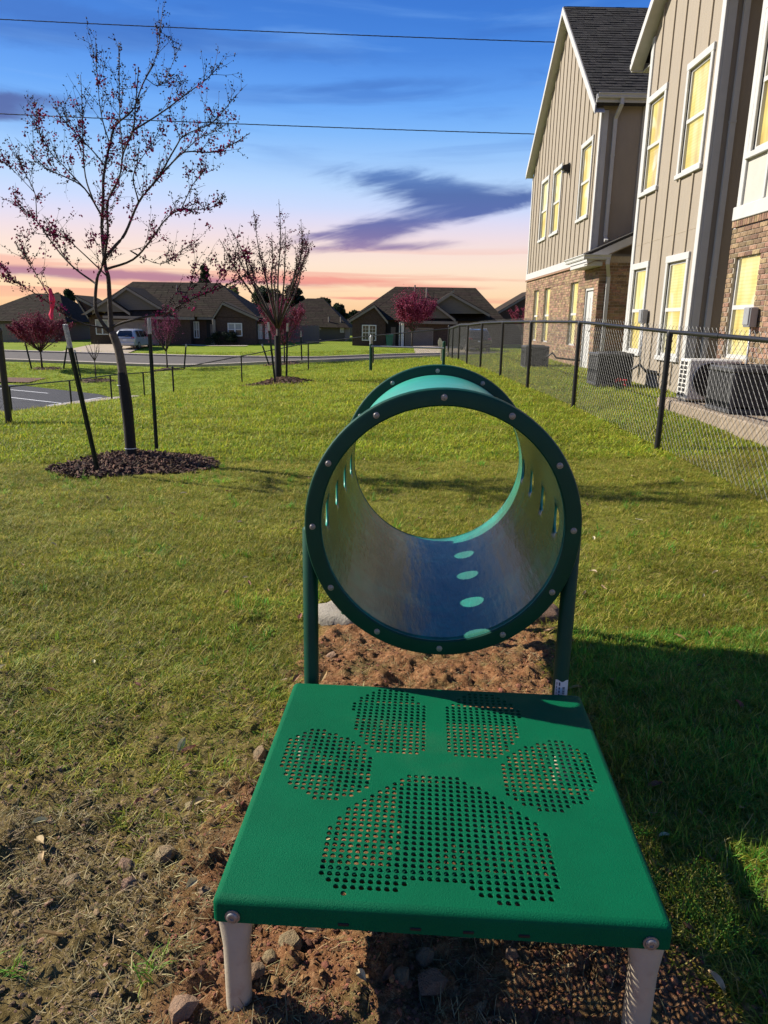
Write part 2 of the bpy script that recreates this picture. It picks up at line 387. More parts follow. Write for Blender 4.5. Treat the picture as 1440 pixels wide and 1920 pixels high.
M_drive = mat('tan_driveway_concrete', (.40, .32, .23), .85, .1, 2, bump=.2, bscale=40)
M_rock = mat('buff_limestone_rock', (.30, .205, .115), .85, .3, 25, bump=.8, bscale=90, objrand=.3, dirt=((.18, .085, .04), 18, .42, .66, .75))
M_ribbon = mat('pink_ribbon', (.85, .02, .10), .5, .1)
M_acd = mat('charcoal_condenser_metal', (.075, .075, .078), .5, .15, 12, metal=.2)
M_acw = mat('white_condenser_metal', (.70, .68, .63), .45, .06, 8)
M_dark = mat('near_black', (.008, .008, .009), .7, .2)  # near-black parts; also paints the shade of the house entries
M_box = mat('grey_disconnect_box', (.36, .37, .38), .45, .08, 10, metal=.3)
M_hbrick = mat('house_brown_brick', (.075, .046, .034), .9, .3, 9, bump=.4, bscale=60)
M_hsid = mat('house_taupe_siding', (.14, .12, .098), .8, .1, 3, bump=.2, bscale=14, stretch=(.3, .3, 9))
M_hroof = mat('house_brown_shingle', (.040, .031, .022), .98, .3, 3, bump=.5, bscale=14, island=.15, spec=.1)
M_htrim = mat('house_taupe_trim', (.24, .205, .165), .7, .08)
M_gdoor = mat('garage_door_taupe', (.20, .17, .145), .7, .08, 3)
M_hwin = mat('house_white_frame', (.75, .74, .72), .5, .05)
M_hglass = mat('house_window_glass', (.05, .055, .06), .12, .2, 2, spec=.8)
M_blind = mat('window_blind', (.36, .37, .37), .5, .1, 6)
M_wood = mat('grey_fence_board', (.19, .165, .135), .9, .25, 12, island=.25, stretch=(4, 4, .6))
M_silver = mat('silver_car_paint', (.48, .49, .51), .35, .04, 3, metal=.2, coat=.8)
M_blackcar = mat('black_car_paint', (.012, .013, .016), .25, .1, 3, coat=1.)
M_tint = mat('tinted_car_glass', (.012, .014, .018), .08, .1, 3, spec=.8)
M_tail = mat('red_tail_lamp', (.50, .015, .02), .25, .1, 20, coat=.8)
M_tyre = mat('tyre_rubber', (.018, .018, .018), .8, .2)
M_alloy = mat('alloy_wheel', (.5, .5, .52), .35, .1, metal=.9)
M_bin = mat('teal_bin_plastic', (.02, .14, .13), .5, .1)
M_cream = mat('cream_weathered_sheet', (.72, .66, .48), .7, .12, 12, bump=.3, bscale=60)
M_cable = mat('black_cable', (.02, .02, .022), .7, .1)
M_shrub = attr_mat('shrub_leaf', 'tint', .7, .2)
M_leafd = attr_mat('tree_leaf', 'tint', .7, .25)
M_bloom = attr_mat('blossom_petal', 'tint', .6, .35, .05)
M_grass = attr_mat('grass_blade', 'tint', .6, .42, .2, True)
M_straw = attr_mat('straw_stem', 'tint', .7, .15, .25)
M_peb = mat('soil_pebble', (.25, .16, .085), .9, .35, 40, objrand=.75, bump=.5, bscale=120)

def lit_pane():
    m = bpy.data.materials.new('lit_window_pane'); m.use_nodes = True; N = NT(m.node_tree); b = N.n['Principled BSDF']
    t = N.new('ShaderNodeTexCoord'); mp = N.new('ShaderNodeMapping'); mp.inputs['Scale'].default_value = (1, 3.2, .7); N.link(t.outputs['Object'], mp.inputs[0])
    n = N.noise(mp.outputs[0], 1.3, 3, .5); n2 = N.noise(t.outputs['Object'], 2.2, 2, .4)
    oi = N.new('ShaderNodeObjectInfo'); r1 = oi.outputs['Random']; r2 = N.math('FRACT', N.math('MULTIPLY', r1, 13.7)); r3 = N.math('FRACT', N.math('MULTIPLY', r1, 29.3))
    sp = N.new('ShaderNodeSeparateXYZ'); N.link(t.outputs['Object'], sp.inputs[0])
    c = N.ramp(N.math('ADD', N.math('ADD', N.math('MULTIPLY', n, .5), N.math('MULTIPLY', n2, .4)), N.math('MULTIPLY', N.math('SUBTRACT', r1, .4), .22)), [(.28, lin((204, 166, 82))), (.45, lin((242, 218, 124))), (.64, lin((254, 244, 184)))])
    # slatted blinds in some sashes, pleated curtain edges in others, room lamplight painted as pale blotches
    sl = N.smooth(N.math('SINE', N.math('MULTIPLY', sp.outputs[2], 125.)), -.2, .8)
    c = N.mix(N.math('MULTIPLY', N.math('MULTIPLY', sl, N.math('GREATER_THAN', r2, .72)), .17), c, lin((190, 150, 74)))
    fo = N.smooth(N.math('SINE', N.math('ADD', N.math('MULTIPLY', sp.outputs[1], 58.), N.math('MULTIPLY', n, 5.))), .2, 1.)
    c = N.mix(N.math('MULTIPLY', N.math('MULTIPLY', fo, N.math('LESS_THAN', r2, .45)), .30), c, lin((206, 164, 86)))
    sv = N.smooth(N.noise(t.outputs['Object'], 1.9, 1, .3), .62, .68)
    c = N.mix(N.math('MULTIPLY', sv, .5), c, lin((255, 252, 222)))
    b.inputs['Base Color'].default_value = (.05, .045, .03, 1); b.inputs['Roughness'].default_value = .12
    N.link(c, b.inputs['Emission Color']); b.inputs['Emission Strength'].default_value = .60; return m
M_lit = lit_pane()

def ground_mat():
    m = bpy.data.materials.new('lawn_and_soil'); m.use_nodes = True; N = NT(m.node_tree); b = N.n['Principled BSDF']
    t = N.new('ShaderNodeTexCoord'); o = t.outputs['Object']
    a = N.new('ShaderNodeAttribute'); a.attribute_name = 'bare'; r = N.new('ShaderNodeAttribute'); r.attribute_name = 'red'
    sp = N.new('ShaderNodeSeparateXYZ'); N.link(o, sp.inputs[0])
    fine = N.noise(o, 55, 6, .7); med = N.noise(o, 7, 5, .6); big = N.noise(o, .5, 5, .6)
    brown = N.ramp(fine, [(.3, (.052, .036, .013)), (.5, (.145, .102, .038)), (.7, (.30, .225, .10))])
    red = N.ramp(fine, [(.28, (.085, .034, .014)), (.5, (.23, .108, .048)), (.72, (.40, .23, .115))])
    sc = N.mix(N.math('MULTIPLY', r.outputs['Fac'], N.smooth(med, .3, .55)), brown, red)
    thatch = N.ramp(fine, [(.3, (.085, .088, .013)), (.55, (.175, .172, .026)), (.75, (.28, .245, .06))])
    far = N.ramp(N.math('ADD', N.math('MULTIPLY', N.noise(o, 3.5, 6, .7), .55), N.math('MULTIPLY', big, .45)), [(.32, (.100, .155, .012)), (.5, (.165, .215, .018)), (.68, (.23, .255, .034))])
    lawn = N.mix(N.smooth(sp.outputs[1], 14, 34), thatch, far)
    c = N.mix(a.outputs['Fac'], lawn, sc); N.link(c, b.inputs['Base Color'])
    b.inputs['Roughness'].default_value = .95; b.inputs['Specular IOR Level'].default_value = .1
    bp = N.new('ShaderNodeBump'); bp.inputs['Strength'].default_value = .9; bp.inputs['Distance'].default_value = .012
    N.link(N.math('ADD', N.noise(o, 130, 6, .75), N.math('MULTIPLY', N.noise(o, 28, 4, .6), 1.6)), bp.inputs['Height']); N.link(bp.outputs[0], b.inputs['Normal'])
    return m

# ------------------------------------------------------------------ ground sheet
def axis(lo, a, b, hi, step, grow=1.09):
    c = list(np.arange(a, b, step)); s = step; p = c[-1]
    while p < hi: s *= grow; p += s; c.append(p)
    s = step; p = a; pre = []
    while p > lo: s *= grow; p -= s; pre.append(p)
    return np.array(pre[::-1]+c)
gx = axis(-420, -2.3, 2.2, 420, .0135); gy = axis(-120, .62, 4.7, 900, .0135, 1.045)
GX, GY = np.meshgrid(gx, gy, indexing='ij')
GB, GR = soil(GX, GY); GZ = G0(GX, GY)+relief(GX, GY)
# the parking lot and the streets are cut a little into the lawn so that their sheets lie free
def inpoly(x, y, pl):
    r = np.zeros(x.shape, bool)
    for (x0, y0), (x1, y1) in zip(pl, pl[1:]+pl[:1]):
        r ^= ((y0 > y) != (y1 > y)) & (x < (x1-x0)*(y-y0)/((y1-y0) or 1e-9)+x0)
    return r
PL = [(-60, 38.5), (-21.7, 41.0), (-14.2, 35.9), (-13.15, 34.6), (-13.0, 33.6), (-13.55, 26), (-13.8, 20), (-60, 16)]
PZ = -2.24
GZ = np.where(inpoly(GX, GY, PL), np.minimum(GZ, PZ-.08), GZ)
nx, ny = GX.shape
vs = np.stack([GX, GY, GZ], -1).reshape(-1, 3)
ii, jj = np.meshgrid(np.arange(nx-1), np.arange(ny-1), indexing='ij'); k = (ii*ny+jj).ravel()
fs = np.stack([k, k+ny, k+ny+1, k+1], -1)
me = bpy.data.meshes.new('ground'); me.vertices.add(len(vs)); me.vertices.foreach_set('co', vs.astype(np.float32).ravel())
me.loops.add(fs.size); me.loops.foreach_set('vertex_index', fs.astype(np.int32).ravel())
me.polygons.add(len(fs)); me.polygons.foreach_set('loop_start', np.arange(0, fs.size, 4, dtype=np.int32))
me.update(calc_edges=True); me.validate()
me.polygons.foreach_set('use_smooth', np.ones(len(fs), bool))
for nm, arr in (('bare', GB), ('red', GR)):
    at_ = me.attributes.new(nm, 'FLOAT', 'POINT'); at_.data.foreach_set('value', arr.astype(np.float32).ravel())
me.materials.append(ground_mat())
ground = bpy.data.objects.new('ground', me); COL.objects.link(ground); ground['kind'] = 'structure'

def strip(name, line, w0, w1, z, m, step=1.0):
    """a sheet following the ground along a polyline, between offsets w0 and w1 to its right"""
    P_ = [Vector((x, y, 0)) for x, y in line]; pts = []
    for a, b in zip(P_[:-1], P_[1:]):
        n = max(1, int((b-a).length/step))
        for i in range(n): pts.append(a.lerp(b, i/n))
    pts.append(P_[-1]); mb = MB(); vs = []; nw = max(2, int(abs(w1-w0)/1.0)+1)
    for i, p in enumerate(pts):
        t = (pts[min(i+1, len(pts)-1)]-pts[max(i-1, 0)]).normalized(); s = Vector((t.y, -t.x, 0))
        for j in range(nw):
            q = p+s*(w0+(w1-w0)*j/(nw-1)); vs.append((q.x, q.y, gz(q.x, q.y)+z))
    fs = [(i*nw+j, i*nw+j+1, (i+1)*nw+j+1, (i+1)*nw+j) for i in range(len(pts)-1) for j in range(nw-1)]
    mb.add(vs, fs); return mb
def sheet(name, line, w0, w1, z, m, kind='structure'):
    o = strip(name, line, w0, w1, z, m).build(name, m, smooth=True); o['kind'] = kind; return o
def kerb(line, w0, w1, z, m):
    a = strip('k', line, w0, w1, z, m, 1.0); n = len(a.v); nw = 2
    lo = [(x, y, zz-.3) for x, y, zz in a.v]; cnt = n//nw; mb = MB(); mb.add(a.v, a.f); o = n
    mb.v.extend(lo)
    for i in range(cnt-1):
        for j in (0, 1): 
            p, q = i*nw+j, (i+1)*nw+j; f = (p, q, q+o, p+o); mb.f.append(f if j else f[::-1]); mb.m.append(0)
    ob = mb.build('kerb', m); ob['kind'] = 'structure'; return ob
RL = [(-70, 64), (-45, 60.5), (-22, 55.5), (-5, 51.5), (10, 48.5), (26, 45.5), (50, 41)]
sheet('road', RL, -3.2, 3.2, .07, M_road); kerb(RL, -3.75, -3.2, .17, M_kerb); kerb(RL, 3.2, 3.75, .17, M_kerb)
sheet('driveway', [(-24.0, 60), (-25.2, 71.2)], -2.9, 2.9, .06, M_drive)
sheet('driveway', [(4.6, 52.5), (4.9, 71.2)], -2.5, 2.5, .06, M_drive)
sheet('sidewalk', [(-19.4, 71.3), (-17, 69.4), (-13, 69.0)], -.5, .5, .05, M_kerb)
# parking lot left of the fence, lower than the lawn
pk = MB()
pl = PL
sheet_pts = [(x, y, PZ) for x, y in pl]; pk.poly(sheet_pts, (0, 0, -.25)); po = pk.build('parking_lot', M_asph); po['kind'] = 'structure'
def bar(mb, a, b, w, z):
    a = Vector((*a, z)); b = Vector((*b, z)); d = (b-a).normalized(); s = Vector((d.y, -d.x, 0))*w/2
    mb.add([a-s, b-s, b+s, a+s], [(0, 3, 2, 1)])
mk = MB()
for a, b in (((-17.6, 33.8), (-13.9, 31.5)), ((-14.3, 30.7), (-13.4, 34.3)), ((-17.8, 29.3), (-14.3, 27.0)), ((-14.9, 26.0), (-14.35, 29.0)), ((-22, 31), (-17.9, 28.8)), ((-20.5, 38.0), (-16.6, 35.8))):
    bar(mk, a, b, .14, PZ+.005)
mo = mk.build('parking_line_paint', M_paint); mo['kind'] = 'structure'
w = strip('walk', [(-11.5, 34.7), (-12.75, 33.4), (-13.2, 26), (-13.35, 20)], -.25, 1.05, .10, M_kerb).build('footpath', M_kerb); w['kind'] = 'structure'
gpatch = strip('gravel', [(-27, 41.6), (-19.8, 41.4)], -1.2, .9, .05, M_mulch).build('gravel_bed', M_mulch); gpatch['kind'] = 'structure'

# ------------------------------------------------------------------ apartment building (front faces at X0, running along Y)
X0 = 5.0
bld = thing('apartment_building', 'two-storey apartment building with tan batten siding, brick base and glowing yellow windows', 'building', (6, 18, .3))
def wall_x(mb, y0, y1, z0, z1, ops, x, d=.14):
    """wall in a plane of constant x with openings (y0,y1,z0,z1) and reveals d deep"""
    ys = sorted({y0, y1, *[v for o in ops for v in o[:2]]}); zs = sorted({z0, z1, *[v for o in ops for v in o[2:]]})
    for a, b in zip(ys[:-1], ys[1:]):
        for c, e in zip(zs[:-1], zs[1:]):
            m = ((a+b)/2, (c+e)/2)
            if any(o[0] < m[0] < o[1] and o[2] < m[1] < o[3] for o in ops): continue
            mb.add([(x, a, c), (x, b, c), (x, b, e), (x, a, e)], [(3, 2, 1, 0)])
    for o in ops:
        a, b, c, e = o
        for p, q in (((a, c), (b, c)), ((b, c), (b, e)), ((b, e), (a, e)), ((a, e), (a, c))):
            mb.add([(x, *p), (x, *q), (x+d, *q), (x+d, *p)], [(0, 1, 2, 3)])
def window(y0, y1, z0, z1, x, trim=.085, deep=.06, mull=.5, casing=True):
    """double-hung window; outer size includes the casing"""
    f = MB()
    if casing:
        p = .035
        f.bbox((x-p, y0, z0), (x+.02, y0+trim, z1), .006); f.bbox((x-p, y1-trim, z0), (x+.02, y1, z1), .006)
        f.bbox((x-p-.004, y0-.01, z1-trim*1.15), (x+.02, y1+.01, z1+.02), .006); f.bbox((x-p-.02, y0-.02, z0-.01), (x+.02, y1+.02, z0+trim*.8), .006)
        a, b, c, e = y0+trim, y1-trim, z0+trim*.8, z1-trim*1.15
    else: a, b, c, e = y0, y1, z0, z1
    w = f.build('window', M_trim, bld) if casing else None
    g = MB(); t = .042; xi = x+deep
    g.box((xi-.045, a, c), (xi+.03, a+t, e)); g.box((xi-.045, b-t, c), (xi+.03, b, e)); g.box((xi-.045, a+t, e-t), (xi+.03, b-t, e)); g.box((xi-.05, a+t, c), (xi+.03, b-t, c+t*1.3))
    zm = c+(e-c)*mull; g.box((xi-.06, a+t, zm-.03), (xi+.03, b-t, zm+.03))
    fr = g.build('frame', M_trim, w) if w else g.build('window', M_trim, bld)
    par = w or fr
    for lo, hi, dx in ((c+t*1.3, zm-.03, .0), (zm+.03, e-t, .012)):
        q = MB(); q.box((xi+.004-dx, a+t, lo), (xi+.02-dx, b-t, hi)); q.build('pane', M_lit, par)
    return (a, b, c, e)
GAP = .022
def battens(ylist, z0, z1f, ops, x, m=M_tand):
    for y in ylist:
        segs = [(z0, z1f(y) if callable(z1f) else z1f)]
        for o in ops:
            if o[0]-.03 < y < o[1]+.03:
                n = []
                for s_, e_ in segs:
                    if o[3] <= s_ or o[2] >= e_: n.append((s_, e_)); continue
                    if o[2] > s_: n.append((s_, o[2]-.012))
                    if o[3] < e_: n.append((o[3]+.022, e_))
                segs = n
        for s_, e_ in segs:
            if e_-s_ > .08:
                b = MB(); b.bbox((x-.026, y-.026, s_), (x+.01, y+.026, e_), .004); b.build('batten', m, bld)
def bricks(y0, y1, z0, z1, ops, x, single=False, name='brick', L=.203, Hh=.057, g=.011, axis='y'):
    """running-bond bricks proud of a mortar face at x; one mesh, or one object per brick"""
    mb = MB(); r = 0; z = z0; full = None
    while z+Hh <= z1+.002:
        y = y0-(L/2+g/2 if r % 2 else 0)
        while y < y1:
            segs = [(max(y, y0), min(y+L, y1))]
            for o in ops:
                if z+Hh*.5 < o[2] or z+Hh*.5 > o[3]: continue
                n = []
                for s_, e_ in segs:
                    if o[1] <= s_ or o[0] >= e_: n.append((s_, e_)); continue
                    if o[0] > s_: n.append((s_, o[0]))
                    if o[1] < e_: n.append((o[1], e_))
                segs = n
            for s_, e_ in segs:
                if e_-s_ < .025: continue
                d = random.uniform(-.002, .003)
                if not single:
                    if axis == 'y': mb.box((x-.011-d, s_, z), (x+.004, e_, z+Hh))
                    else: mb.box((s_, x-.011-d, z), (e_, x+.004, z+Hh))
                else:
                    if e_-s_ > L-.002:
                        if full is None:
                            q = MB(); q.bbox((-.011, -L/2, -Hh/2), (.004, L/2, Hh/2), .003); o_ = q.build(name, M_brick1, bld, local=True); full = o_.data
                        else: o_ = bpy.data.objects.new(name, full); COL.objects.link(o_); o_.parent = bld
                        c = Vector((x-d, (s_+e_)/2, z+Hh/2))
                    else:
                        q = MB(); h = (e_-s_)/2; q.bbox((-.011, -h, -Hh/2), (.004, h, Hh/2), .003); o_ = q.build(name, M_brick1, bld, local=True); c = Vector((x-d, (s_+e_)/2, z+Hh/2))
                    o_.location = c-ORG[bld.name]
            y += L+g
        z += Hh+g; r += 1
    if not single:
        o_ = mb.build(name, M_brick, bld); o_['kind'] = 'stuff'
ZB = .05
# --- far gable block A
AY0, AY1, AEZ, AR, APZ = 18.95, 27.3, 6.38, 23.15, 9.86
aw_up = [(19.48, 20.6, 4.04, 5.92), (22.72, 23.84, 4.04, 5.92), (24.46, 25.6, 4.04, 5.92)]
aw_lo = [(19.87, 20.68, .87, 2.54), (23.24, 24.08, .87, 2.53), (24.98, 25.76, .87, 2.52)]
aw_in = [(a+.085, b-.085, c+.068, d-.098) for a, b, c, d in aw_up]
def zroofA(y): return APZ-abs(y-AR)*.815
m = MB(); wall_x(m, AY0, AY1, 3.14, AEZ, aw_in, X0)
m.add([(X0, AY0, AEZ), (X0, AY1, AEZ), (X0, AY1, zroofA(AY1)), (X0, AR, APZ), (X0, AY0, zroofA(AY0))], [(4, 3, 2, 1, 0)])
m.add([(X0, AY0, 3.14), (9, AY0, 3.14), (9, AY0, zroofA(AY0)), (X0, AY0, zroofA(AY0))], [(0, 1, 2, 3)])
m.add([(X0, AY1, ZB), (14, AY1, ZB), (14, AY1, zroofA(AY1)), (X0, AY1, zroofA(AY1))], [(3, 2, 1, 0)])
m.build('siding', M_tan, bld)
for o in aw_up: window(*o, X0)
battens([AY0+.35+.47*i for i in range(17)], 3.15, lambda y: zroofA(y)-.04, aw_up, X0)
t = MB(); t.bbox((X0-.03, AY0-.03, 3.14), (X0+.02, AY0+.10, zroofA(AY0)-.1), .006); t.build('corner_board', M_trim, bld)
t = MB(); t.bbox((X0+.021, AY0-.03, 3.14), (X0+.15, AY0+.02, zroofA(AY0)-.1), .006); t.build('corner_board', M_trim, bld)
t = MB(); t.bbox((X0-.03, AY1-.11, 3.14), (X0+.02, AY1+.02, zroofA(AY1)-.1), .006); t.build('corner_board', M_trim, bld)
t = MB(); t.bbox((X0-.045, AY0-.02, 2.94), (X0+.02, AY1+.03, 3.14), .008); t.build('belly_band', M_trim, bld)
t = MB(); t.box((X0-.06, AY0-.02, 2.885), (X0+.02, AY1+.02, 2.935)); t.build('rowlock_sill', M_brick, bld)
LB0 = 18.0
door_op = (18.36, 19.14, .30, 2.31)
m = MB(); wall_x(m, LB0, AY1, ZB, 2.885, aw_lo+[door_op], X0, .16); m.add([(X0, LB0, ZB), (9, LB0, ZB), (9, LB0, 3.0), (X0, LB0, 3.0)], [(0, 1, 2, 3)]); m.build('mortar_wall', M_mort, bld)
bricks(LB0, AY1, ZB+.03, 2.88, aw_lo+[door_op], X0)
bricks(X0, 6.6, ZB+.03, 2.88, [], LB0, axis='x')
for o in aw_lo: window(*o, X0, casing=False, deep=.10)
d = MB(); a, b, c, e = door_op
d.bbox((X0+.05, a+.05, c), (X0+.09, b-.05, e-.05), .004)
for k in range(2):
    for (z0, z1) in ((c+.18, c+.85), (c+1.0, e-.22)):
        ya = a+.12+k*(b-a-.16)/2*.98; d.bbox((X0+.04, ya, z0), (X0+.056, ya+(b-a)/2-.17, z1), .006)
do = d.build('door', M_trim, bld)
q = MB(); q.box((X0+.01, a, c), (X0+.07, a+.05, e)); q.box((X0+.01, b-.05, c), (X0+.07, b, e)); q.box((X0+.01, a+.05, e-.05), (X0+.07, b-.05, e)); q.build('door_frame', M_trim, do)
q = MB(); q.lathe([(0, 0), (.03, 0), (.03, .02), (.012, .03), (.028, .05), (.026, .07), (0, .075)], (X0+.05, a+.13, 1.28), 'Z', 12, Matrix.Rotation(-math.pi/2, 3, 'Y')); q.build('handle', M_steel, do, smooth=True)
# roof of A: ridge along x
def roof_slab(name, ridge, eave, x0, x1, th=.05, par=None, mt=None, course=.145):
    """a shingled slope between ridge (y,z) and eave (y,z), x0..x1; shingles laid in overlapping courses"""
    (yr, zr), (ye, ze) = ridge, eave; m = MB()
    L = math.hypot(ye-yr, ze-zr); uy, uz = (ye-yr)/L, (ze-zr)/L; nyv, nzv = (-uz, uy) if uy > 0 else (uz, -uy)
    if nzv < 0: nyv, nzv = -nyv, -nzv
    m.poly([(x0, yr, zr), (x0, ye, ze), (x0, ye-nyv*th, ze-nzv*th), (x0, yr-nyv*th, zr-nzv*th)], (x1-x0, 0, 0))
    ro = m.build(name, M_shing, par)
    s_ = MB(); n = int(L/course)
    for i in range(n+1):
        d0 = max(0, L-(i+1)*course-.02); d1 = min(L+.01, L-i*course)
        x = x0+random.uniform(-.2, 0)
        while x < x1:
            w_ = random.choice((.16, .2, .24, .33)); a, b = max(x, x0), min(x+w_-.004, x1); x += w_
            if b-a < .03: continue
            h0, h1 = .003, .013+random.choice((0, .004, .009))
            P0 = lambda d_, h: (yr+uy*d_+nyv*h, zr+uz*d_+nzv*h)
            s_.add([(a, *P0(d0, h0)), (b, *P0(d0, h0)), (b, *P0(d1, h1)), (a, *P0(d1, h1)), (a, *P0(d1, 0)), (b, *P0(d1, 0))], [(0, 1, 2, 3), (3, 2, 5, 4)])
    so = s_.build('shingle', M_shing, ro); so['kind'] = 'stuff'
    return ro
XF = 4.78
roof_slab('roof', (AR, APZ+.16), (AY0-.22, zroofA(AY0-.22)+.16), XF+.005, 14, par=bld)
roof_slab('roof', (AR, APZ+.16), (AY1+.12, zroofA(AY1+.12)+.16), XF+.005, 14, par=bld)
def rake(ya, za, yb, zb, x0, x1, h=.17, nm='rake_board'):
    q = MB(); q.poly([(x0, ya, za), (x0, yb, zb), (x0, yb, zb-h), (x0, ya, za-h)], (x1-x0, 0, 0)); return q.build(nm, M_trim, bld)
for ye in (AY0-.24, AY1+.14):
    rake(AR, APZ+.145, ye, zroofA(ye)+.145, XF-.03, XF, .19)
    q = MB(); q.poly([(XF, AR, APZ-.0), (XF, ye, zroofA(ye)-.0), (XF, ye, zroofA(ye)-.02), (XF, AR, APZ-.02)], (X0-XF-.002, 0, 0)); q.build('soffit', M_trim, bld)
def gutter_x(x0, x1, y, z, nm='gutter', w=.11, h=.11):
    """K-style gutter running along x, open at the top, front towards the camera"""
    q = MB(); pr = [(y, z), (y-.07, z-.0), (y-.085, z+.03), (y-.075, z+.06), (y-w, z+.09), (y-w, z+h), (y-w+.012, z+h), (y-w+.012, z+.085), (y-.06, z+.012), (y, z+.012)]
    q.poly([(x0, a, b) for a, b in pr], (x1-x0, 0, 0)); return q.build(nm, M_trim, bld)
def gutter_y(y0, y1, x, z, nm='gutter', w=.11, h=.11):
    q = MB(); pr = [(x, z), (x-.07, z), (x-.085, z+.03), (x-.075, z+.06), (x-w, z+.09), (x-w, z+h), (x-w+.012, z+h), (x-w+.012, z+.085), (x-.06, z+.012), (x, z+.012)]
    q.poly([(a, y0, b) for a, b in pr], (0, y1-y0, 0)); return q.build(nm, M_trim, bld)
q = MB(); q.bbox((XF, AY0-.24, 6.44), (9, AY0-.20, 6.62), .006); q.bbox((XF+.2, AY0-.20, 6.44), (9, AY0, 6.46), .002); q.build('fascia', M_trim, bld)
gutter_x(4.80, 6.9, AY0-.242, 6.52)
def downspout(pts, nm='downspout', w=.042, d=.03):
    q = MB(); pts = [Vector(p) for p in pts]
    for a, b in zip(pts[:-1], pts[1:]):
        z = (b-a).normalized(); x = Vector((1, 0, 0)); x = (x-z*x.dot(z)).normalized() if abs(z.x) < .95 else Vector((0, 1, 0)); y = z.cross(x)
        M = Matrix((x, y, z)).transposed().to_4x4(); M.translation = (a+b)/2
        q.obox(M, w, d, (b-a).length/2+.012)
        for t_ in (.3, .7):
            if (b-a).length > 1.5:
                M2 = M.copy(); M2.translation = a.lerp(b, t_); q.obox(M2, w+.006, d+.005, .018)
    return q.build(nm, M_trim, bld)
downspout([(5.36, AY0-.28, 6.52), (5.36, AY0-.28, 6.40), (5.31, AY0-.05, 6.15), (5.31, AY0-.05, 3.50), (5.31, AY0-.16, 3.42)])
# shed roof over the lower box
rs = MB(); rs.poly([(4.56, 17.72, 3.02), (7.2, 17.72, 4.22), (7.2, 17.72, 4.16), (4.56, 17.72, 2.96)], (0, 1.26, 0)); rs.build('porch_roof', M_shing, bld)
q = MB(); q.poly([(4.60, 17.69, 2.97), (7.2, 17.69, 4.15), (7.2, 17.69, 3.97), (4.60, 17.69, 2.80)], (0, .028, 0)); q.build('porch_rake_board', M_trim, bld)
q = MB(); q.poly([(4.62, 17.72, 2.80), (7.2, 17.72, 3.97), (7.2, 17.72, 3.95), (4.62, 17.72, 2.78)], (0, .27, 0)); q.build('porch_soffit', M_tand, bld)
gutter_y(17.62, 19.5, 4.60, 2.90); gutter_x(4.50, 5.12, 17.68, 2.89)
q = MB(); q.bbox((4.62, 17.75, 2.76), (X0-.02, 19.35, 2.86), .005); q.build('porch_fascia', M_trim, bld)
downspout([(5.06, 17.62, 2.90), (5.06, 17.62, 2.80), (5.20, 17.94, 2.55), (5.20, 17.94, .55), (5.2, 17.84, .46)])
# recess back wall
m = MB(); m.add([(7.0, 15.5, ZB), (7.0, 19, ZB), (7.0, 19, 7), (7.0, 15.5, 7)], [(3, 2, 1, 0)]); m.build('siding', M_tan, bld)
q = MB(); q.bbox((5.95, AY0-.035, 3.4), (6.08, AY0-.002, 6.44), .004); q.build('trim_board', M_panel, bld)
# --- middle gable block B
BY0, BY1, BR, BPZ = 12.40, 15.64, 14.0, 8.10
def zroofB(y): return BPZ-abs(y-BR)*.80
bw_up = [(12.64, 13.66, 3.89, 5.66), (14.59, 15.55, 3.89, 5.66)]
bw_lo = [(12.68, 13.68, .84, 2.61), (14.6, 15.5, .86, 2.61)]
bw_in = [(a+.085, b-.085, c+.068, d-.098) for a, b, c, d in bw_up+bw_lo]
m = MB(); wall_x(m, BY0, BY1, ZB, 6.4, bw_in, X0)
m.add([(X0, BY0, 6.4), (X0, BY1, 6.4), (X0, BY1, zroofB(BY1)), (X0, BR, BPZ), (X0, BY0, zroofB(BY0))], [(4, 3, 2, 1, 0)])
m.add([(X0, BY0, ZB), (8, BY0, ZB), (8, BY0, zroofB(BY0)), (X0, BY0, zroofB(BY0))], [(0, 1, 2, 3)])
m.add([(X0, BY1, ZB), (8, BY1, ZB), (8, BY1, zroofB(BY1)), (X0, BY1, zroofB(BY1))], [(3, 2, 1, 0)]); m.build('siding', M_tan, bld)
for o in bw_up+bw_lo: window(*o, X0)
battens([12.93+.56*i for i in range(5)], .42, lambda y: zroofB(y)-.04, bw_up+bw_lo, X0)
for z in (2.98,):
    q = MB(); q.box((X0-.004, BY0+.11, z), (X0+.01, BY1-.10, z+.012)); q.build('panel_joint_flashing', M_tand, bld)
for y, sg in ((BY0, 1), (BY1, -1)):
    q = MB(); q.bbox((X0-.03, min(y-sg*.03, y+sg*.11), .35), (X0+.02, max(y-sg*.03, y+sg*.11), zroofB(y)-.06), .006); q.build('corner_board', M_trim, bld)
q = MB(); q.bbox((X0+.021, BY0-.03, .35), (X0+.15, BY0+.01, zroofB(BY0)-.06), .006); q.build('corner_board', M_trim, bld)
for ye in (BY0-.45, BY1+.55):
    roof_slab('roof', (BR, BPZ+.16), (ye, zroofB(ye)+.16), XF+.005, 10, par=bld)
    rake(BR, BPZ+.145, ye-.02, zroofB(ye-.02)+.145, XF-.03, XF, .19)
    q = MB(); q.poly([(XF, BR, BPZ), (XF, ye, zroofB(ye)), (XF, ye, zroofB(ye)-.02), (XF, BR, BPZ-.02)], (X0-XF-.002, 0, 0)); q.build('soffit', M_trim, bld)
q = MB(); q.bbox((XF, BY1+.54, zroofB(BY1+.54)-.05), (8, BY1+.58, zroofB(BY1+.54)+.13), .006); q.build('fascia', M_trim, bld)
q = MB(); q.bbox((XF+.22, BY1+.01, zroofB(BY1+.54)-.05), (8, BY1+.54, zroofB(BY1+.54)-.03), .006); q.build('soffit', M_trim, bld)
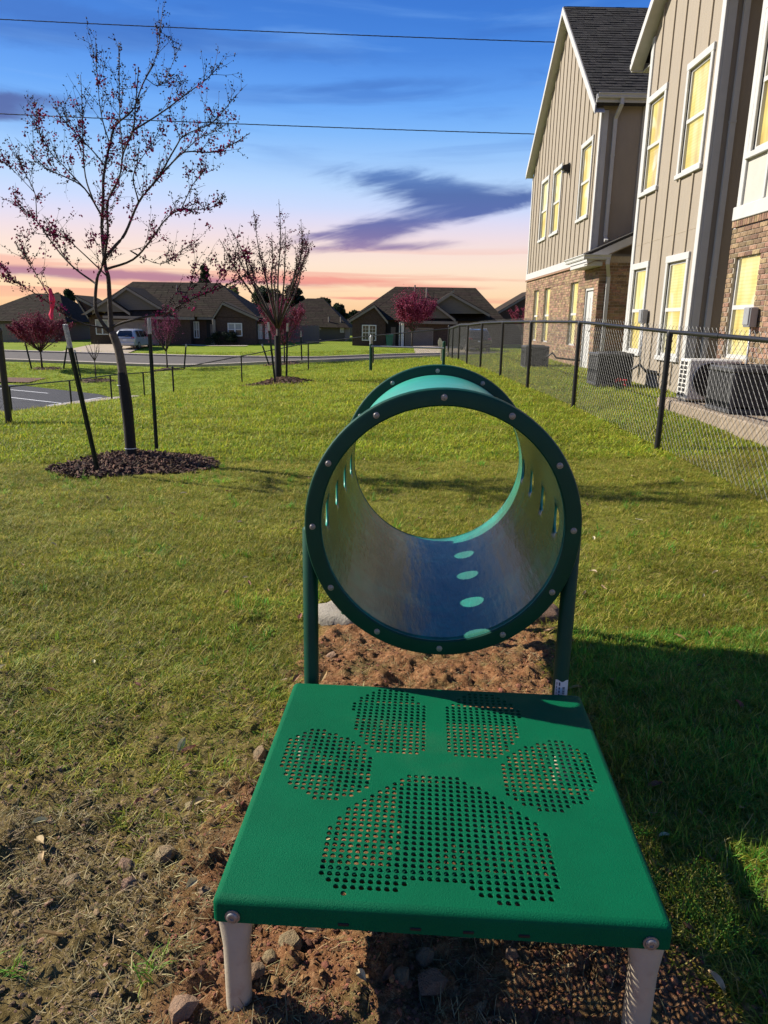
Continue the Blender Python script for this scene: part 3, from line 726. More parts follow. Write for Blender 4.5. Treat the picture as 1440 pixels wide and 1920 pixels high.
q = MB(); q.bbox((XF, BY1+.58, zroofB(BY1+.54)+.02), (6.5, BY1+.70, zroofB(BY1+.54)+.14), .02); q.build('gutter', M_trim, bld)
downspout([(5.62, BY0-.42, 6.60), (5.52, BY0-.38, 6.52), (5.27, BY0-.06, 6.20), (5.27, BY0-.06, .5), (5.27, BY0-.2, .42)])
# --- near block C with individually laid bricks
CY0, CY1 = 7.6, 11.22
cwin_lo = (10.28, 11.04, .99, 2.42)
m = MB(); wall_x(m, CY0, CY1, ZB, 2.80, [cwin_lo], X0, .16); m.build('mortar_wall', M_mort, bld)
bricks(10.0, CY1, .56, 2.80, [cwin_lo], X0, single=True)
bricks(CY0, 9.99, ZB+.03, 2.80, [], X0); bricks(10.0, CY1, ZB+.03, .55, [], X0)
for i in range(17):
    q = MB(); q.bbox((X0-.03, CY1-.066*(i+1)+.006, 2.812), (X0+.01, CY1-.066*i-.004, 2.90), .004); q.build('brick', M_brick1, bld)
window(*cwin_lo, X0, casing=False, deep=.09)
cw = (9.95, 11.02, 3.70, 5.62)
cin = [(cw[0]+.085, cw[1]-.085, cw[2]+.068, cw[3]-.098)]
m = MB(); wall_x(m, CY0, CY1-.1, 2.9, 7.4, cin, X0); m.build('siding', M_panel, bld); window(*cw, X0)
q = MB(); q.bbox((X0-.05, CY0, 2.905), (X0+.02, CY1-.02, 3.09), .008); q.build('belly_band', M_trim, bld)
q = MB(); q.bbox((X0-.035, CY1-.20, 3.09), (X0+.02, CY1-.09, 7.4), .006); q.build('corner_board', M_trim, bld)
battens([10.42, 9.86], 3.10, 3.68, [], X0, M_trim)
q = MB(); q.box((X0+.03, CY1-.09, .3), (8, CY1-.0, 7.4)); q.build('siding', M_tan, bld)
q = MB(); q.bbox((X0+.03, CY1-.0, 2.3), (X0+.10, CY1+.07, 6.9), .01); q.build('downspout', M_trim, bld)
q = MB(); q.box((5.02, 7.6, ZB), (14, 27.2, .34)); q.build('foundation', M_conc, bld)
# wall fittings
lamp = thing('wall_lamp', 'black wedge-shaped lamp fixed high on the far siding gable between two lit windows', 'lamp', (X0-.03, 21.85, 5.6))
q = MB(); q.bbox((X0-.06, 21.74, 5.49), (X0-.026, 21.96, 5.75), .008); q.build('back_plate', M_black, lamp)
q = MB(); q.poly([(X0-.06, 21.76, 5.52), (X0-.24, 21.76, 5.60), (X0-.22, 21.76, 5.68), (X0-.06, 21.76, 5.73)], (0, .18, 0)); q.build('housing', M_black, lamp)
q = MB(); q.bbox((X0-.20, 21.79, 5.50), (X0-.08, 21.91, 5.54), .01); q.build('lens', M_hglass, lamp)
def discbox(y, z, label, w=.17, h=.26):
    t_ = thing('disconnect_box', label, 'electrical box', (X0-.03, y, z), group='grey electrical boxes on the wall')
    q = MB(); q.bbox((X0-.14, y-w/2, z-h/2), (X0-.028, y+w/2, z+h/2), .01); q.build('box', M_box, t_)
    q = MB(); q.bbox((X0-.155, y-w/2+.012, z-h/2+.03), (X0-.139, y+w/2-.012, z+h/2-.004), .006); q.build('cover', M_box, t_)
    q = MB(); q.path([(X0-.08, y-.03, z-h/2), (X0-.07, y-.03, z-h/2-.5), (X0-.06, y-.04, .5)], .014, 8); q.build('conduit', M_box, t_, smooth=True)
discbox(14.42, 1.60, 'grey electrical box on the tan siding beside the left lit window of the middle block')
discbox(10.16, 1.56, 'grey electrical box on the brick wall at the right edge, beside a lit window')

# ------------------------------------------------------------------ condensers beside the building
padm = strip('pad', [(3.75, 11.7), (3.75, 6.0)], -1.1, 0, 0, M_conc)
padt = MB(); padt.bbox((3.99, 6.0, .05), (4.92, 10.75, .42), .02); pad_o = padt.build('concrete_pad', M_pad)
tag(pad_o, 'long concrete pad under the black and white cooling units by the wall', 'concrete pad'); rebase(pad_o, (4.3, 9, .05))
def condenser(loc, w, d, h, label, rows=24):
    t_ = thing('condenser_unit', label, 'cooling unit', loc, group='charcoal cooling units along the building')
    x, y, z = loc; a, b = (x-w/2, y-d/2), (x+w/2, y+d/2)
    q = MB(); q.bbox((a[0]+.03, a[1]+.03, z+.05), (b[0]-.03, b[1]-.03, z+h-.05), .05); q.build('coil', M_dark, t_)
    q = MB(); q.bbox((a[0], a[1], z), (b[0], b[1], z+.06), .02); q.build('base', M_acd, t_)
    q = MB(); q.bbox((a[0]-.004, a[1]-.004, z+h-.07), (b[0]+.004, b[1]+.004, z+h), .03); q.lathe([(w*.40, h), (w*.40, h+.015), (w*.36, h+.02), (w*.36, h+.002)], (x, y, z), n=24); q.build('top_cover', M_acd, t_)
    for cx in (a[0]+.03, b[0]-.03):
        for cy in (a[1]+.03, b[1]-.03):
            q = MB(); q.bbox((cx-.03, cy-.03, z+.06), (cx+.03, cy+.03, z+h-.07), .012); q.build('corner_post', M_acd, t_)
    q = MB()
    for i in range(rows):
        zz = z+.09+(h-.18)*i/(rows-1)
        q.box((a[0]+.005, a[1]+.06, zz), (a[0]+.017, b[1]-.06, zz+.008)); q.box((b[0]-.017, a[1]+.06, zz), (b[0]-.005, b[1]-.06, zz+.008))
        q.box((a[0]+.06, a[1]+.005, zz), (b[0]-.06, a[1]+.017, zz+.008)); q.box((a[0]+.06, b[1]-.017, zz), (b[0]-.06, b[1]-.005, zz+.008))
    for i in range(9):
        f_ = .06+(w-.12)*i/8
        q.box((a[0]+f_-.005, a[1], z+.06), (a[0]+f_+.005, a[1]+.008, z+h-.07)); g_ = .06+(d-.12)*i/8
        q.box((a[0], a[1]+g_-.012, z+.06), (a[0]+.008, a[1]+g_+.012, z+h-.07))
    o = q.build('louvre', M_acd, t_); o['kind'] = 'stuff'
    q = MB(); q.path([(b[0]-.12, a[1]+.02, z+.22), (b[0]-.1, a[1]-.14, z+.30), (b[0]+.02, a[1]-.28, z+.42), (b[0]+.12, a[1]-.34, z+.30), (X0-.04, a[1]-.35, z+.24)], .024, 8); q.build('refrigerant_line', M_black, t_, smooth=True)
condenser((4.40, 8.98, .42), .66, .66, .55, 'largest black louvered cooling unit, at the right edge on the concrete pad')
condenser((4.24, 14.0, .33), .68, .62, .60, 'charcoal cooling unit on the grass below the lit window beside the shaded porch')
condenser((3.92, 19.6, .30), .62, .62, .58, 'farthest charcoal cooling unit, by the brick wall of the far gable')
t_ = thing('mini_split_unit', 'white cooling unit with a round fan grille on the concrete pad', 'cooling unit', (4.40, 10.2, .42))
x0, x1, y0, y1, z0, z1 = 4.10, 4.82, 10.0, 10.34, .45, 1.0
q = MB(); q.bbox((x0, y0, z0), (x1, y1, z1), .02); q.build('case', M_acw, t_)
q = MB(); q.bbox((x0+.02, y0+.03, .42), (x0+.08, y1-.03, z0), .004); q.bbox((x1-.08, y0+.03, .42), (x1-.02, y1-.03, z0), .004); q.build('foot', M_acd, t_)
q = MB(); Mr = Matrix.Rotation(math.pi/2, 3, 'X'); c = (x0+.30, y0-.001, (z0+z1)/2)
q.lathe([(0, .002), (.225, .002), (.225, .004), (0, .004)], c, n=28, M=Mr); q.build('fan_opening', M_dark, t_)
q = MB()
for r_ in (.06, .1, .14, .18, .225): q.lathe([(r_-.005, .004), (r_-.005, .016), (r_+.005, .016), (r_+.005, .004)], c, n=28, M=Mr)
for i in range(10):
    w_ = i*math.pi/5; q.path([(c[0], c[1]-.012, c[2]), (c[0]+.225*math.cos(w_), c[1]-.012, c[2]+.225*math.sin(w_))], .004, 4)
q.build('fan_grille', M_acd, t_)
q = MB()
for i in range(2):
    for j in range(8): q.box((x0-.004, y0+.06+i*.13, z0+.05+j*.06), (x0+.004, y0+.155+i*.13, z0+.093+j*.06))
o = q.build('side_vent', M_dark, t_); o['kind'] = 'stuff'

# ------------------------------------------------------------------ paw-print ramp platform
PX, PY, PYAW, PS, PZT = .122, 1.183, .0577, .914, .293
pc, ps = math.cos(PYAW), math.sin(PYAW)
def toloc(u, v):
    p = gp(u, v, PZT); dx, dy = p.x-PX, p.y-PY; return (dx*pc-dy*ps, dx*ps+dy*pc)
plat = thing('agility_platform', 'green platform with a perforated paw print on beige legs in front of the tunnel', 'platform', (PX, PY, 0), -PYAW)
main = [toloc(590+x/3, 1440+y/3) for x, y in [(540,40),(800,50),(935,110),(1060,185),(1160,235),(1280,345),(1350,430),(1380,560),(1400,680),(1300,770),(1010,760),(850,690),(850,655),(560,640),(530,680),(370,710),(120,705),(25,610),(45,460),(75,330),(140,275),(240,185),(330,140),(430,85)]]
toeA = [toloc(520+x/4.645, 1270+y/4.645) for x, y in [(290,440),(500,475),(620,520),(720,585),(810,650),(825,760),(810,960),(640,1040),(480,1085),(330,1050),(190,985),(80,900),(40,830),(20,745),(60,570),(160,500)]]
toeB = [toloc(520+x/4.645, 1270+y/4.645) for x, y in [(865,110),(1080,115),(1200,180),(1300,265),(1325,420),(1315,620),(1190,680),(890,665),(760,580),(700,500),(655,430),(670,225),(750,165)]]
cxm = 0.0
pads = [main, toeA, toeB, [(2*cxm-x, y) for x, y in toeA], [(2*cxm-x, y) for x, y in toeB]]
def inside(pt, pl):
    x, y = pt; r = False; n = len(pl)
    for i in range(n):
        (x0, y0), (x1, y1) = pl[i], pl[(i+1) % n]
        if (y0 > y) != (y1 > y) and x < (x1-x0)*(y-y0)/(y1-y0)+x0: r = not r
    return r
PITCH = .0176; NC = 49; EDGE = (PS-.02-NC*PITCH)/2
def plate():
    mb = MB(); S = 12; th = .004; hr = PITCH*.335; vid = {}
    x0 = -PS/2+.01+EDGE; y0 = .01+EDGE
    def V(x, y, z):
        k = (round(x, 5), round(y, 5), round(z, 5))
        if k not in vid: vid[k] = len(mb.v); mb.v.append((x, y, z))
        return vid[k]
    def F(*a): mb.f.append(a); mb.m.append(0)
    nh = 0
    for i in range(NC):
        for j in range(NC):
            a, b = x0+i*PITCH, y0+j*PITCH; cx, cy = a+PITCH/2, b+PITCH/2; A, B = a+PITCH, b+PITCH
            if not any(inside((cx, cy), p) for p in pads):
                F(V(a, b, 0), V(A, b, 0), V(A, B, 0), V(a, B, 0)); continue
            nh += 1
            sq = []
            for t in range(S):     # points on the square, 3 per side
                q = t/S*4; sd_ = int(q); f_ = q-sd_
                sq.append([(a+f_*PITCH, b), (A, b+f_*PITCH), (A-f_*PITCH, B), (a, B-f_*PITCH)][sd_])
            ang = [math.atan2(y-cy, x-cx) for x, y in sq]
            top = [V(cx+hr*1.16*math.cos(w), cy+hr*1.16*math.sin(w), 0) for w in ang]
            m1 = [V(cx+hr*math.cos(w), cy+hr*math.sin(w), -.0012) for w in ang]
            bot = [V(cx+hr*math.cos(w), cy+hr*math.sin(w), -th) for w in ang]
            co = [V(sq[k][0], sq[k][1], 0) for k in (0, 3, 6, 9)]
            for s_ in range(4):
                F(co[s_], co[(s_+1) % 4], top[(s_*3+3) % S], top[s_*3+2], top[s_*3+1], top[s_*3])
            for k in range(S):
                F(top[k], top[(k+1) % S], m1[(k+1) % S], m1[k]); F(m1[k], m1[(k+1) % S], bot[(k+1) % S], bot[k])
    # rolled rim and skirt
    h = PS/2; r = .010; q0 = PS/2-.01-EDGE
    def loop(off, z):    # rounded square, same count of points
        pts = []
        for (sx, sy, w0) in ((1, -1, -90), (1, 1, 0), (-1, 1, 90), (-1, -1, 180)):
            for k in range(4):
                w = R(w0+k*30); rr = .012+off*.3
                pts.append(((h+off-rr)*sx+rr*math.cos(w), PS/2+(h+off-rr)*sy+rr*math.sin(w), z))
        return pts
    o = len(mb.v); loops = [loop(-.016, 0), loop(-.011, -.0012), loop(-.0055, -.004), loop(-.0018, -.0085), loop(0, -.016), loop(.0, -.030), loop(0, -.056), loop(-.004, -.056), loop(-.004, -.008)]
    for L_ in loops: mb.v.extend(L_)
    n = 16
    for i in range(len(loops)-1):
        for j in range(n): F(o+i*n+j, o+i*n+(j+1) % n, o+(i+1)*n+(j+1) % n, o+(i+1)*n+j)
    # border between the grid and the rim: four trapezoids
    g = [V(x0, y0, 0), V(x0+NC*PITCH, y0, 0), V(x0+NC*PITCH, y0+NC*PITCH, 0), V(x0, y0+NC*PITCH, 0)]
    c_ = [[o+12+k for k in range(4)], [o+k for k in range(4)], [o+4+k for k in range(4)], [o+8+k for k in range(4)]]
    for s_ in range(4):
        a, b = c_[s_], c_[(s_+1) % 4]
        F(g[s_], *a[2:], b[0], b[1], g[(s_+1) % 4]) if False else F(a[3], b[0], g[(s_+1) % 4], g[s_])
        F(g[s_], a[0], a[1], a[2], a[3])
    for v_ in range(len(mb.v)): x, y, z = mb.v[v_]; mb.v[v_] = (x, y, z+PZT)
    return mb
dk = plate().build('deck', M_green, plat, auto=40, local=True)
# slots in the skirt, drawn as short near-black bars
q = MB()
for x in (-.19, -.045, .06, .17): q.bbox((x-.011, -.0022, PZT-.047), (x+.011, .002, PZT-.040), .002)
q.build('skirt_slot', M_dark, plat, local=True)
for y in (.10, PS-.13):
    q = MB(); q.box((-.40, y, PZT-.05), (.40, y+.03, PZT-.012)); q.build('under_brace', M_greend, plat, local=True)
def bolt_mb(r=.012, hex_=True):
    q = MB(); q.lathe([(0, 0), (r*1.3, 0), (r*1.3, .0025), (r*1.0, .003), (r*.95, .0055), (r*.72, .0072), (r*.40, .0072), (r*.34, .0045), (.0, .0045)], (0, 0, 0), n=14, M=Matrix.Rotation(math.pi/2, 3, 'X')); 
    return q
bolt_me = None
def bolt(parent, loc, s=1.):
    global bolt_me
    if bolt_me is None:
        o = bolt_mb().build('bolt', M_steel, parent, auto=50, local=True); bolt_me = o.data
        hx = MB(); hx.lathe([(0, 0), (.0045, 0), (.0045, .001), (0, .001)], (0, -.0137, 0), n=6, M=Matrix.Rotation(math.pi/2, 3, 'X'))
    else: o = bpy.data.objects.new('bolt', bolt_me); COL.objects.link(o); o.parent = parent
    o.location = loc; o.scale = (s, s, s); return o
def leg_mb(x, y, top, bot):
    q = MB(); vs = []; n = 16; secs = [(top, .041, .009), (top-.030, .041, .011), (top-.065, .034, .018), (top-.105, .0275, .0245), (top-.15, .0265, .0265), (bot+.02, .0255, .0255), (bot, .0255, .0255)]
    for z, a, b in secs:
        for k in range(n):
            w = 2*math.pi*k/n; cx_, sy_ = math.cos(w), math.sin(w)
            e = .75; vs.append((x+a*math.copysign(abs(cx_)**e, cx_), y+b*math.copysign(abs(sy_)**e, sy_), z))
    fs = [tuple(range(n)[::-1]) if False else tuple(range(n))]
    for i in range(len(secs)-1):
        for k in range(n): fs.append((i*n+k, (i+1)*n+k, (i+1)*n+(k+1) % n, i*n+(k+1) % n))
    return q.add(vs, fs)
for x in (-.415, .415):
    for y in (.022, PS-.022):
        leg_mb(x, y, PZT-.018, -.12).build('leg', M_beige, plat, smooth=True, local=True)
        if y < .5: bolt(plat, (x, -.001, PZT-.040), 1.0)

# ------------------------------------------------------------------ tunnel
KT = .941
TC0 = Vector((.187*KT, 2.25*KT, H-.641*KT)); TC1 = Vector((.2455*KT, 3.42*KT, H-.635*KT)); TYAW = .0577
TL = (TC1-TC0).length
ax = (TC1-TC0).normalized(); axx = Vector((ax.y, -ax.x, 0)).normalized(); axz = axx.cross(ax)
tun = thing('agility_tunnel', 'short teal crawl tunnel between two bolted dark green rings on four posts', 'tunnel', (TC0.x, TC0.y, 0))
def cyl_pt(t, w, r): return TC0+ax*t+axx*(r*math.cos(w))+axz*(r*math.sin(w))
def shell():
    mb = MB(); NA, NLn = 96, 48; RI, RO = .3935*KT, .4015*KT; dt = TL/NLn; vid = {}
    holes = []; 
    for th_ in (180, 0):
        for k in range(4): holes.append((round((.155+k*.285)*KT/dt), round(th_/360*NA)))
    def V(t, w, r):
        k = (round(t, 5), round((w % (2*math.pi)), 5) % 6.28318, r)
        if k not in vid: vid[k] = len(mb.v); mb.v.append(tuple(cyl_pt(t, w, r)))
        return vid[k]
    dw = 2*math.pi/NA; HW, HT = 3, 2      # half size of the cut patch in cells
    cut = set()
    for hi, ha in holes:
        for i in range(-HT, HT):
            for j in range(-HW, HW): cut.add((hi+i, (ha+j) % NA))
    for r, fl, mi in ((RI, 1, 0), (RO, 0, 1)):
        mb.mi = mi
        for i in range(NLn):
            for j in range(NA):
                if (i, j) in cut: continue
                f = (V(i*dt, j*dw, r), V((i+1)*dt, j*dw, r), V((i+1)*dt, (j+1)*dw, r), V(i*dt, (j+1)*dw, r))
                mb.f.append(f[::-1] if fl else f); mb.m.append(mi)
        for hi, ha in holes:
            ring = []
            for j in range(-HW, HW): ring.append((-HT, j))
            for i in range(-HT, HT): ring.append((i, HW))
            for j in range(HW, -HW, -1): ring.append((HT, j))
            for i in range(HT, -HT, -1): ring.append((i, -HW))
            hr = .0445
            n = len(ring); outer = [V((hi+i)*dt, (ha+j)*dw, r) for i, j in ring]; inner = []
            for i, j in ring:
                w = math.atan2(j*dw*RI, i*dt); inner.append(V(hi*dt+hr*math.cos(w), ha*dw+hr*math.sin(w)/RI, r))
            for k in range(n):
                f = (outer[k], inner[k], inner[(k+1) % n], outer[(k+1) % n])
                mb.f.append(f if not fl else f[::-1]); mb.m.append(mi)
            if r == RO:
                inn = []
                for i, j in ring:
                    w = math.atan2(j*dw*RI, i*dt); inn.append(V(hi*dt+hr*math.cos(w), ha*dw+hr*math.sin(w)/RI, RI))
                for k in range(n): mb.f.append((inner[k], inn[k], inn[(k+1) % n], inner[(k+1) % n])); mb.m.append(1)
    for t in (0, TL):
        for j in range(NA):
            mb.f.append((V(t, j*dw, RI), V(t, j*dw, RO), V(t, (j+1)*dw, RO), V(t, (j+1)*dw, RI))); mb.m.append(1)
    return mb
M_inner = mat('scuffed_shaded_tunnel_lining', (.020, .36, .25), .24, .08, 5, spec=.22, coat=.06, bump=.3, bscale=5, stretch=(3.2, .55, 3.2), dirt=((.034, .030, .024), 2.4, .26, .56, .66))  # dark film is scuffing and also paints the shade inside the tunnel
sh = shell().build('tunnel_shell', [M_inner, M_teal], tun, smooth=True)
def ring_at(C, name):
    q = MB(); Mr = Matrix.Rotation(-TYAW, 3, 'Z')
    ri, ro = .3925*KT, .447*KT
    prof = [(ri, -.004), (ri+.004, -.008), (ro-.010, -.008), (ro-.003, -.005), (ro, .002), (ro, .030), (ro-.006, .032), (ro-.006, .004), (ri+.002, .004), (ri, -.004)]
    q.lathe(prof, C, 'Y', 96, Mr); o = q.build(name, M_greend, tun, auto=35)
    for k in range(12):
        w = R(90+30*k+1); p = Mr @ Vector(((ri+ro)/2*math.cos(w), -.008, (ri+ro)/2*math.sin(w)))
        b = bolt(o, C+p-ORG[tun.name], .62); b.rotation_euler = (0, 0, -TYAW)
    return o
ring_at(TC0, 'end_ring'); ring_at(TC1, 'end_ring')
cc, cs = math.cos(TYAW), math.sin(TYAW)
posts = []
for C in (TC0, TC1):
    for s_ in (-1, 1):
        x = C.x+s_*.434*KT*cc; y = C.y-s_*.434*KT*cs+.046
        q = MB(); q.path([(x, y, -.25), (x, y, C.z-.03), (x, y, C.z-.022)], [.0245, .0245, .018], 20); posts.append(q.build('post', M_greend, tun, auto=50))
        q = MB(); q.bbox((x-.018-s_*.012, y-.036, C.z-.09), (x+.018-s_*.012, y-.018, C.z-.04), .004); q.build('post_bracket', M_greend, tun)
# makers' sticker on the right front post
x, y = TC0.x+.434*KT*cc, TC0.y-.434*KT*cs+.046
q = MB(); n = 10; z0, z1 = .25, .312
for k in range(n+1):
    w = R(-145+k*11.0); 
    for z in (z0, z1+.003*math.sin(k)): q.v.append((x+.0252*math.cos(w), y+.0252*math.sin(w), z))
for k in range(n): q.f.append((2*k, 2*k+2, 2*k+3, 2*k+1)); q.m.append(0)
stk = q.build('sticker', M_white, posts[1])
q = MB()
for (w0, wd, zs) in ((-133, 5, [(.252, .262), (.264, .272), (.275, .281), (.284, .293), (.296, .306)]), (-115, 9, [(.253, .266), (.270, .278), (.282, .290), (.295, .307)])):
    for a, b in zs:
        o = len(q.v)
        for w in (w0, w0+wd):
            for z in (a, b): q.v.append((x+.0256*math.cos(R(w)), y+.0256*math.sin(R(w)), z))
        q.f.append((o, o+2, o+3, o+1)); q.m.append(0)
zz = .253
while zz < .290:
    h_ = random.choice((.0012, .002, .003)); o = len(q.v)
    for w in (-88, -70):
        for z in (zz, zz+h_): q.v.append((x+.0256*math.cos(R(w)), y+.0256*math.sin(R(w)), z))
    q.f.append((o, o+2, o+3, o+1)); q.m.append(0); zz += h_+random.choice((.0012, .002))
q.build('sticker_print', M_ink, stk)
def footing(x, y, r, label, seed, m=None):
    q = MB(); n = 22; rr = random.Random(seed); vs = []; 
    rad = [r*(1+rr.uniform(-.16, .16)) for _ in range(n)]
    for f_, z in ((1.06, -.1), (1.04, .012), (.97, .034), (.86, .044), (.4, .046)):
        for k in range(n):
            w = 2*math.pi*k/n; vs.append((x+rad[k]*f_*math.cos(w), y+rad[k]*f_*.8*math.sin(w), z+gz(x, y)+rr.uniform(-.004, .004)))
    fs = [(i*n+k, i*n+(k+1) % n, (i+1)*n+(k+1) % n, (i+1)*n+k) for i in range(4) for k in range(n)]+[tuple(4*n+k for k in range(n))]
    q.add(vs, fs); o = q.build('concrete_footing', m or M_conc, smooth=True); rebase(o, (x, y, 0)); tag(o, label, 'footing')
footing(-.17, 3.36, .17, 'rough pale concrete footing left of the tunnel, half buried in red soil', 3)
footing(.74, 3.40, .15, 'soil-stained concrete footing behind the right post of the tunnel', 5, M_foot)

# ------------------------------------------------------------------ chain-link fences
def chain_fence(line, label, h=1.22, post_r=.030, spacing=.085, top=True, ends=(), postpts=None, wr=.0020, group=None, skip=()):
    P_ = [Vector((x, y)) for x, y in line]; t_ = thing('chain_link_fence', label, 'fence', (*P_[0], gz(*P_[0])), group=group)
    L = [0]
    for a, b in zip(P_[:-1], P_[1:]): L.append(L[-1]+(b-a).length)
    def pos(s):
        s = min(max(s, 0), L[-1])
        for i in range(len(P_)-1):
            if s <= L[i+1] or i == len(P_)-2: return P_[i].lerp(P_[i+1], (s-L[i])/(L[i+1]-L[i]))
    # top line is straight between posts
    gzs = [gz(*p) for p in P_]
    def zg(s):
        for i in range(len(P_)-1):
            if s <= L[i+1] or i == len(P_)-2: f_ = (s-L[i])/(L[i+1]-L[i]); return gzs[i]+(gzs[i+1]-gzs[i])*f_
    for i, p in enumerate(P_):
        if i in skip: continue
        big = i in ends; r = post_r*1.35 if big else post_r; z = gzs[i]; ht = h+.10 if big else h-.02
        q = MB(); q.path([(p.x, p.y, z-.3), (p.x, p.y, z+ht)], r, 12); po_ = q.build('fence_post', M_black, t_, auto=50)
        q = MB(); q.lathe([(r*1.15, ht-.03), (r*1.15, ht+.005), (r*.9, ht+.03), (0, ht+.04)], (p.x, p.y, z), n=12); q.build('post_cap', M_black, po_, auto=50)
    q = MB(); q.path([(p.x, p.y, z+h) for p, z in zip(P_, gzs)], .021, 10); q.build('top_rail', M_black, t_, auto=50)
    q = MB()
    for i in range(int(L[-1]/3)):
        s = 1.3+i*3.05
        if s < L[-1]-.2:
            p, p2 = pos(s), pos(s+.15); q.path([(p.x, p.y, zg(s)+h), (p2.x, p2.y, zg(s+.15)+h)], .0245, 10)
    if q.v: q.build('rail_sleeve', M_black, t_, auto=50)
    q = MB(); hm = h+.045; sl = 1.0; n = int((L[-1]+hm)/spacing)
    for d, off in ((1, .004), (-1, -.004)):
        for i in range(n):
            s0 = i*spacing-(hm if d > 0 else 0); pts = []
            for k in range(5):
                f_ = k/4; s = s0+d*f_*hm if d > 0 else s0-f_*hm+0
                if -.001 <= s <= L[-1]:
                    p = pos(s); pp = pos(min(s+.01, L[-1])); tg = (pp-p); nrm = Vector((tg.y, -tg.x)).normalized() if tg.length > 0 else Vector((1, 0))
                    pts.append((p.x+nrm.x*(off+.026), p.y+nrm.y*(off+.026), zg(s)+.02+f_*(hm-.0)))
            if len(pts) > 1: q.path(pts, wr, 3, cap=False)
    o = q.build('chain_link_mesh', M_mesh, t_); o['kind'] = 'stuff'
    return t_
FR = [(2.95, 2.2), (2.94, 4.7), (2.91, 7.68), (2.74, 10.65), (2.67, 13.86), (2.64, 17.05), (2.58, 20.3), (2.56, 23.6), (2.58, 26.6), (2.60, 29.4), (2.62, 31.6)]
chain_fence(FR, 'long black chain-link fence running from the right edge along the apartment building', ends=(10,))
FB = [(2.62, 31.6), (-.6, 32.9), (-3.6, 34.0), (-6.75, 34.3), (-9.95, 34.2)]
chain_fence(FB[::1], 'black chain-link fence crossing the far end of the dog park behind the jump bar', ends=(4,), post_r=.032, spacing=.095, skip=(0,))
FL = [(-9.95, 34.2), (-11.2, 33.8), (-11.75, 31.2), (-12.25, 28.3), (-12.65, 24.5), (-12.9, 20.8)]
chain_fence(FL, 'lower black chain-link fence beside the parking lot, sloping down at the left', post_r=.034, spacing=.095, skip=(0,))
FN = [(-5.48, 10.5), (-8.4, 10.9), (-11.3, 11.3)]
chain_fence(FN, 'thick black fence post standing at the left edge near the parking lot', ends=(0, 1, 2), post_r=.034)

# ------------------------------------------------------------------ tinted meshes (leaves, blossoms, blades)
def tinted(name, V, Fc, C, m, parent=None, origin=None):
    """mesh from arrays with a per-vertex colour attribute 'tint'"""
    me = bpy.data.meshes.new(name); V = np.asarray(V, np.float32)
    if parent is not None: V = V-np.array(ORG[parent.name], np.float32)
    elif origin is not None: V = V-np.array(origin, np.float32)
    me.from_pydata(V.tolist(), [], [tuple(f) for f in Fc]); me.update()
    a = me.color_attributes.new('tint', 'FLOAT_COLOR', 'POINT'); C = np.asarray(C, np.float32)
    a.data.foreach_set('color', np.c_[C, np.ones(len(C), np.float32)].ravel()); me.materials.append(m)
    o = bpy.data.objects.new(name, me); COL.objects.link(o)
    if parent is not None: o.parent = parent; ORG[o.name] = ORG[parent.name]
    elif origin is not None: o.location = origin; ORG[o.name] = Vector(origin)
    return o
def leaf_cloud(centres, radii, per, size, cols, rng, squash=.8):
    """many small folded leaf faces scattered in lumps"""
    V = []; Fc = []; C = []; cols = np.array(cols)
    for c, r in zip(centres, radii):
        n = int(per); d = rng.normal(size=(n, 3)); d /= np.linalg.norm(d, axis=1)[:, None]; d *= (rng.random(n)**.45)[:, None]*r; d[:, 2] *= squash
        k = rng.integers(len(cols)); 
        for p in c+d:
            a = rng.normal(size=3); a /= np.linalg.norm(a); b = np.cross(a, rng.normal(size=3)); b /= np.linalg.norm(b); s = size*rng.uniform(.6, 1.4); nn = np.cross(a, b)
            o = len(V); V += [p-a*s, p+b*s*.5+nn*s*.2, p+a*s, p-b*s*.5+nn*s*.2]; Fc += [(o, o+1, o+2), (o, o+2, o+3)]
            col = cols[k]*rng.uniform(.75, 1.25); C += [col]*4
    return V, Fc, C
OCT = [(0, 1, 2), (0, 2, 3), (0, 3, 4), (0, 4, 1), (5, 2, 1), (5, 3, 2), (5, 4, 3), (5, 1, 4)]
def buds(pts, size, cols, rng):
    V = []; Fc = []; C = []; cols = np.array(cols)
    for p in pts:
        s = size*rng.uniform(.6, 1.5); a = rng.normal(size=3); a /= np.linalg.norm(a); b = np.cross(a, rng.normal(size=3)); b /= np.linalg.norm(b); c = np.cross(a, b)
        o = len(V); V += [p-a*s*1.2, p+b*s*.7, p+c*s*.7, p-b*s*.7, p-c*s*.7, p+a*s*1.2]; Fc += [tuple(i+o for i in f) for f in OCT]
        C += [cols[rng.integers(len(cols))]*rng.uniform(.7, 1.3)]*6
    return V, Fc, C

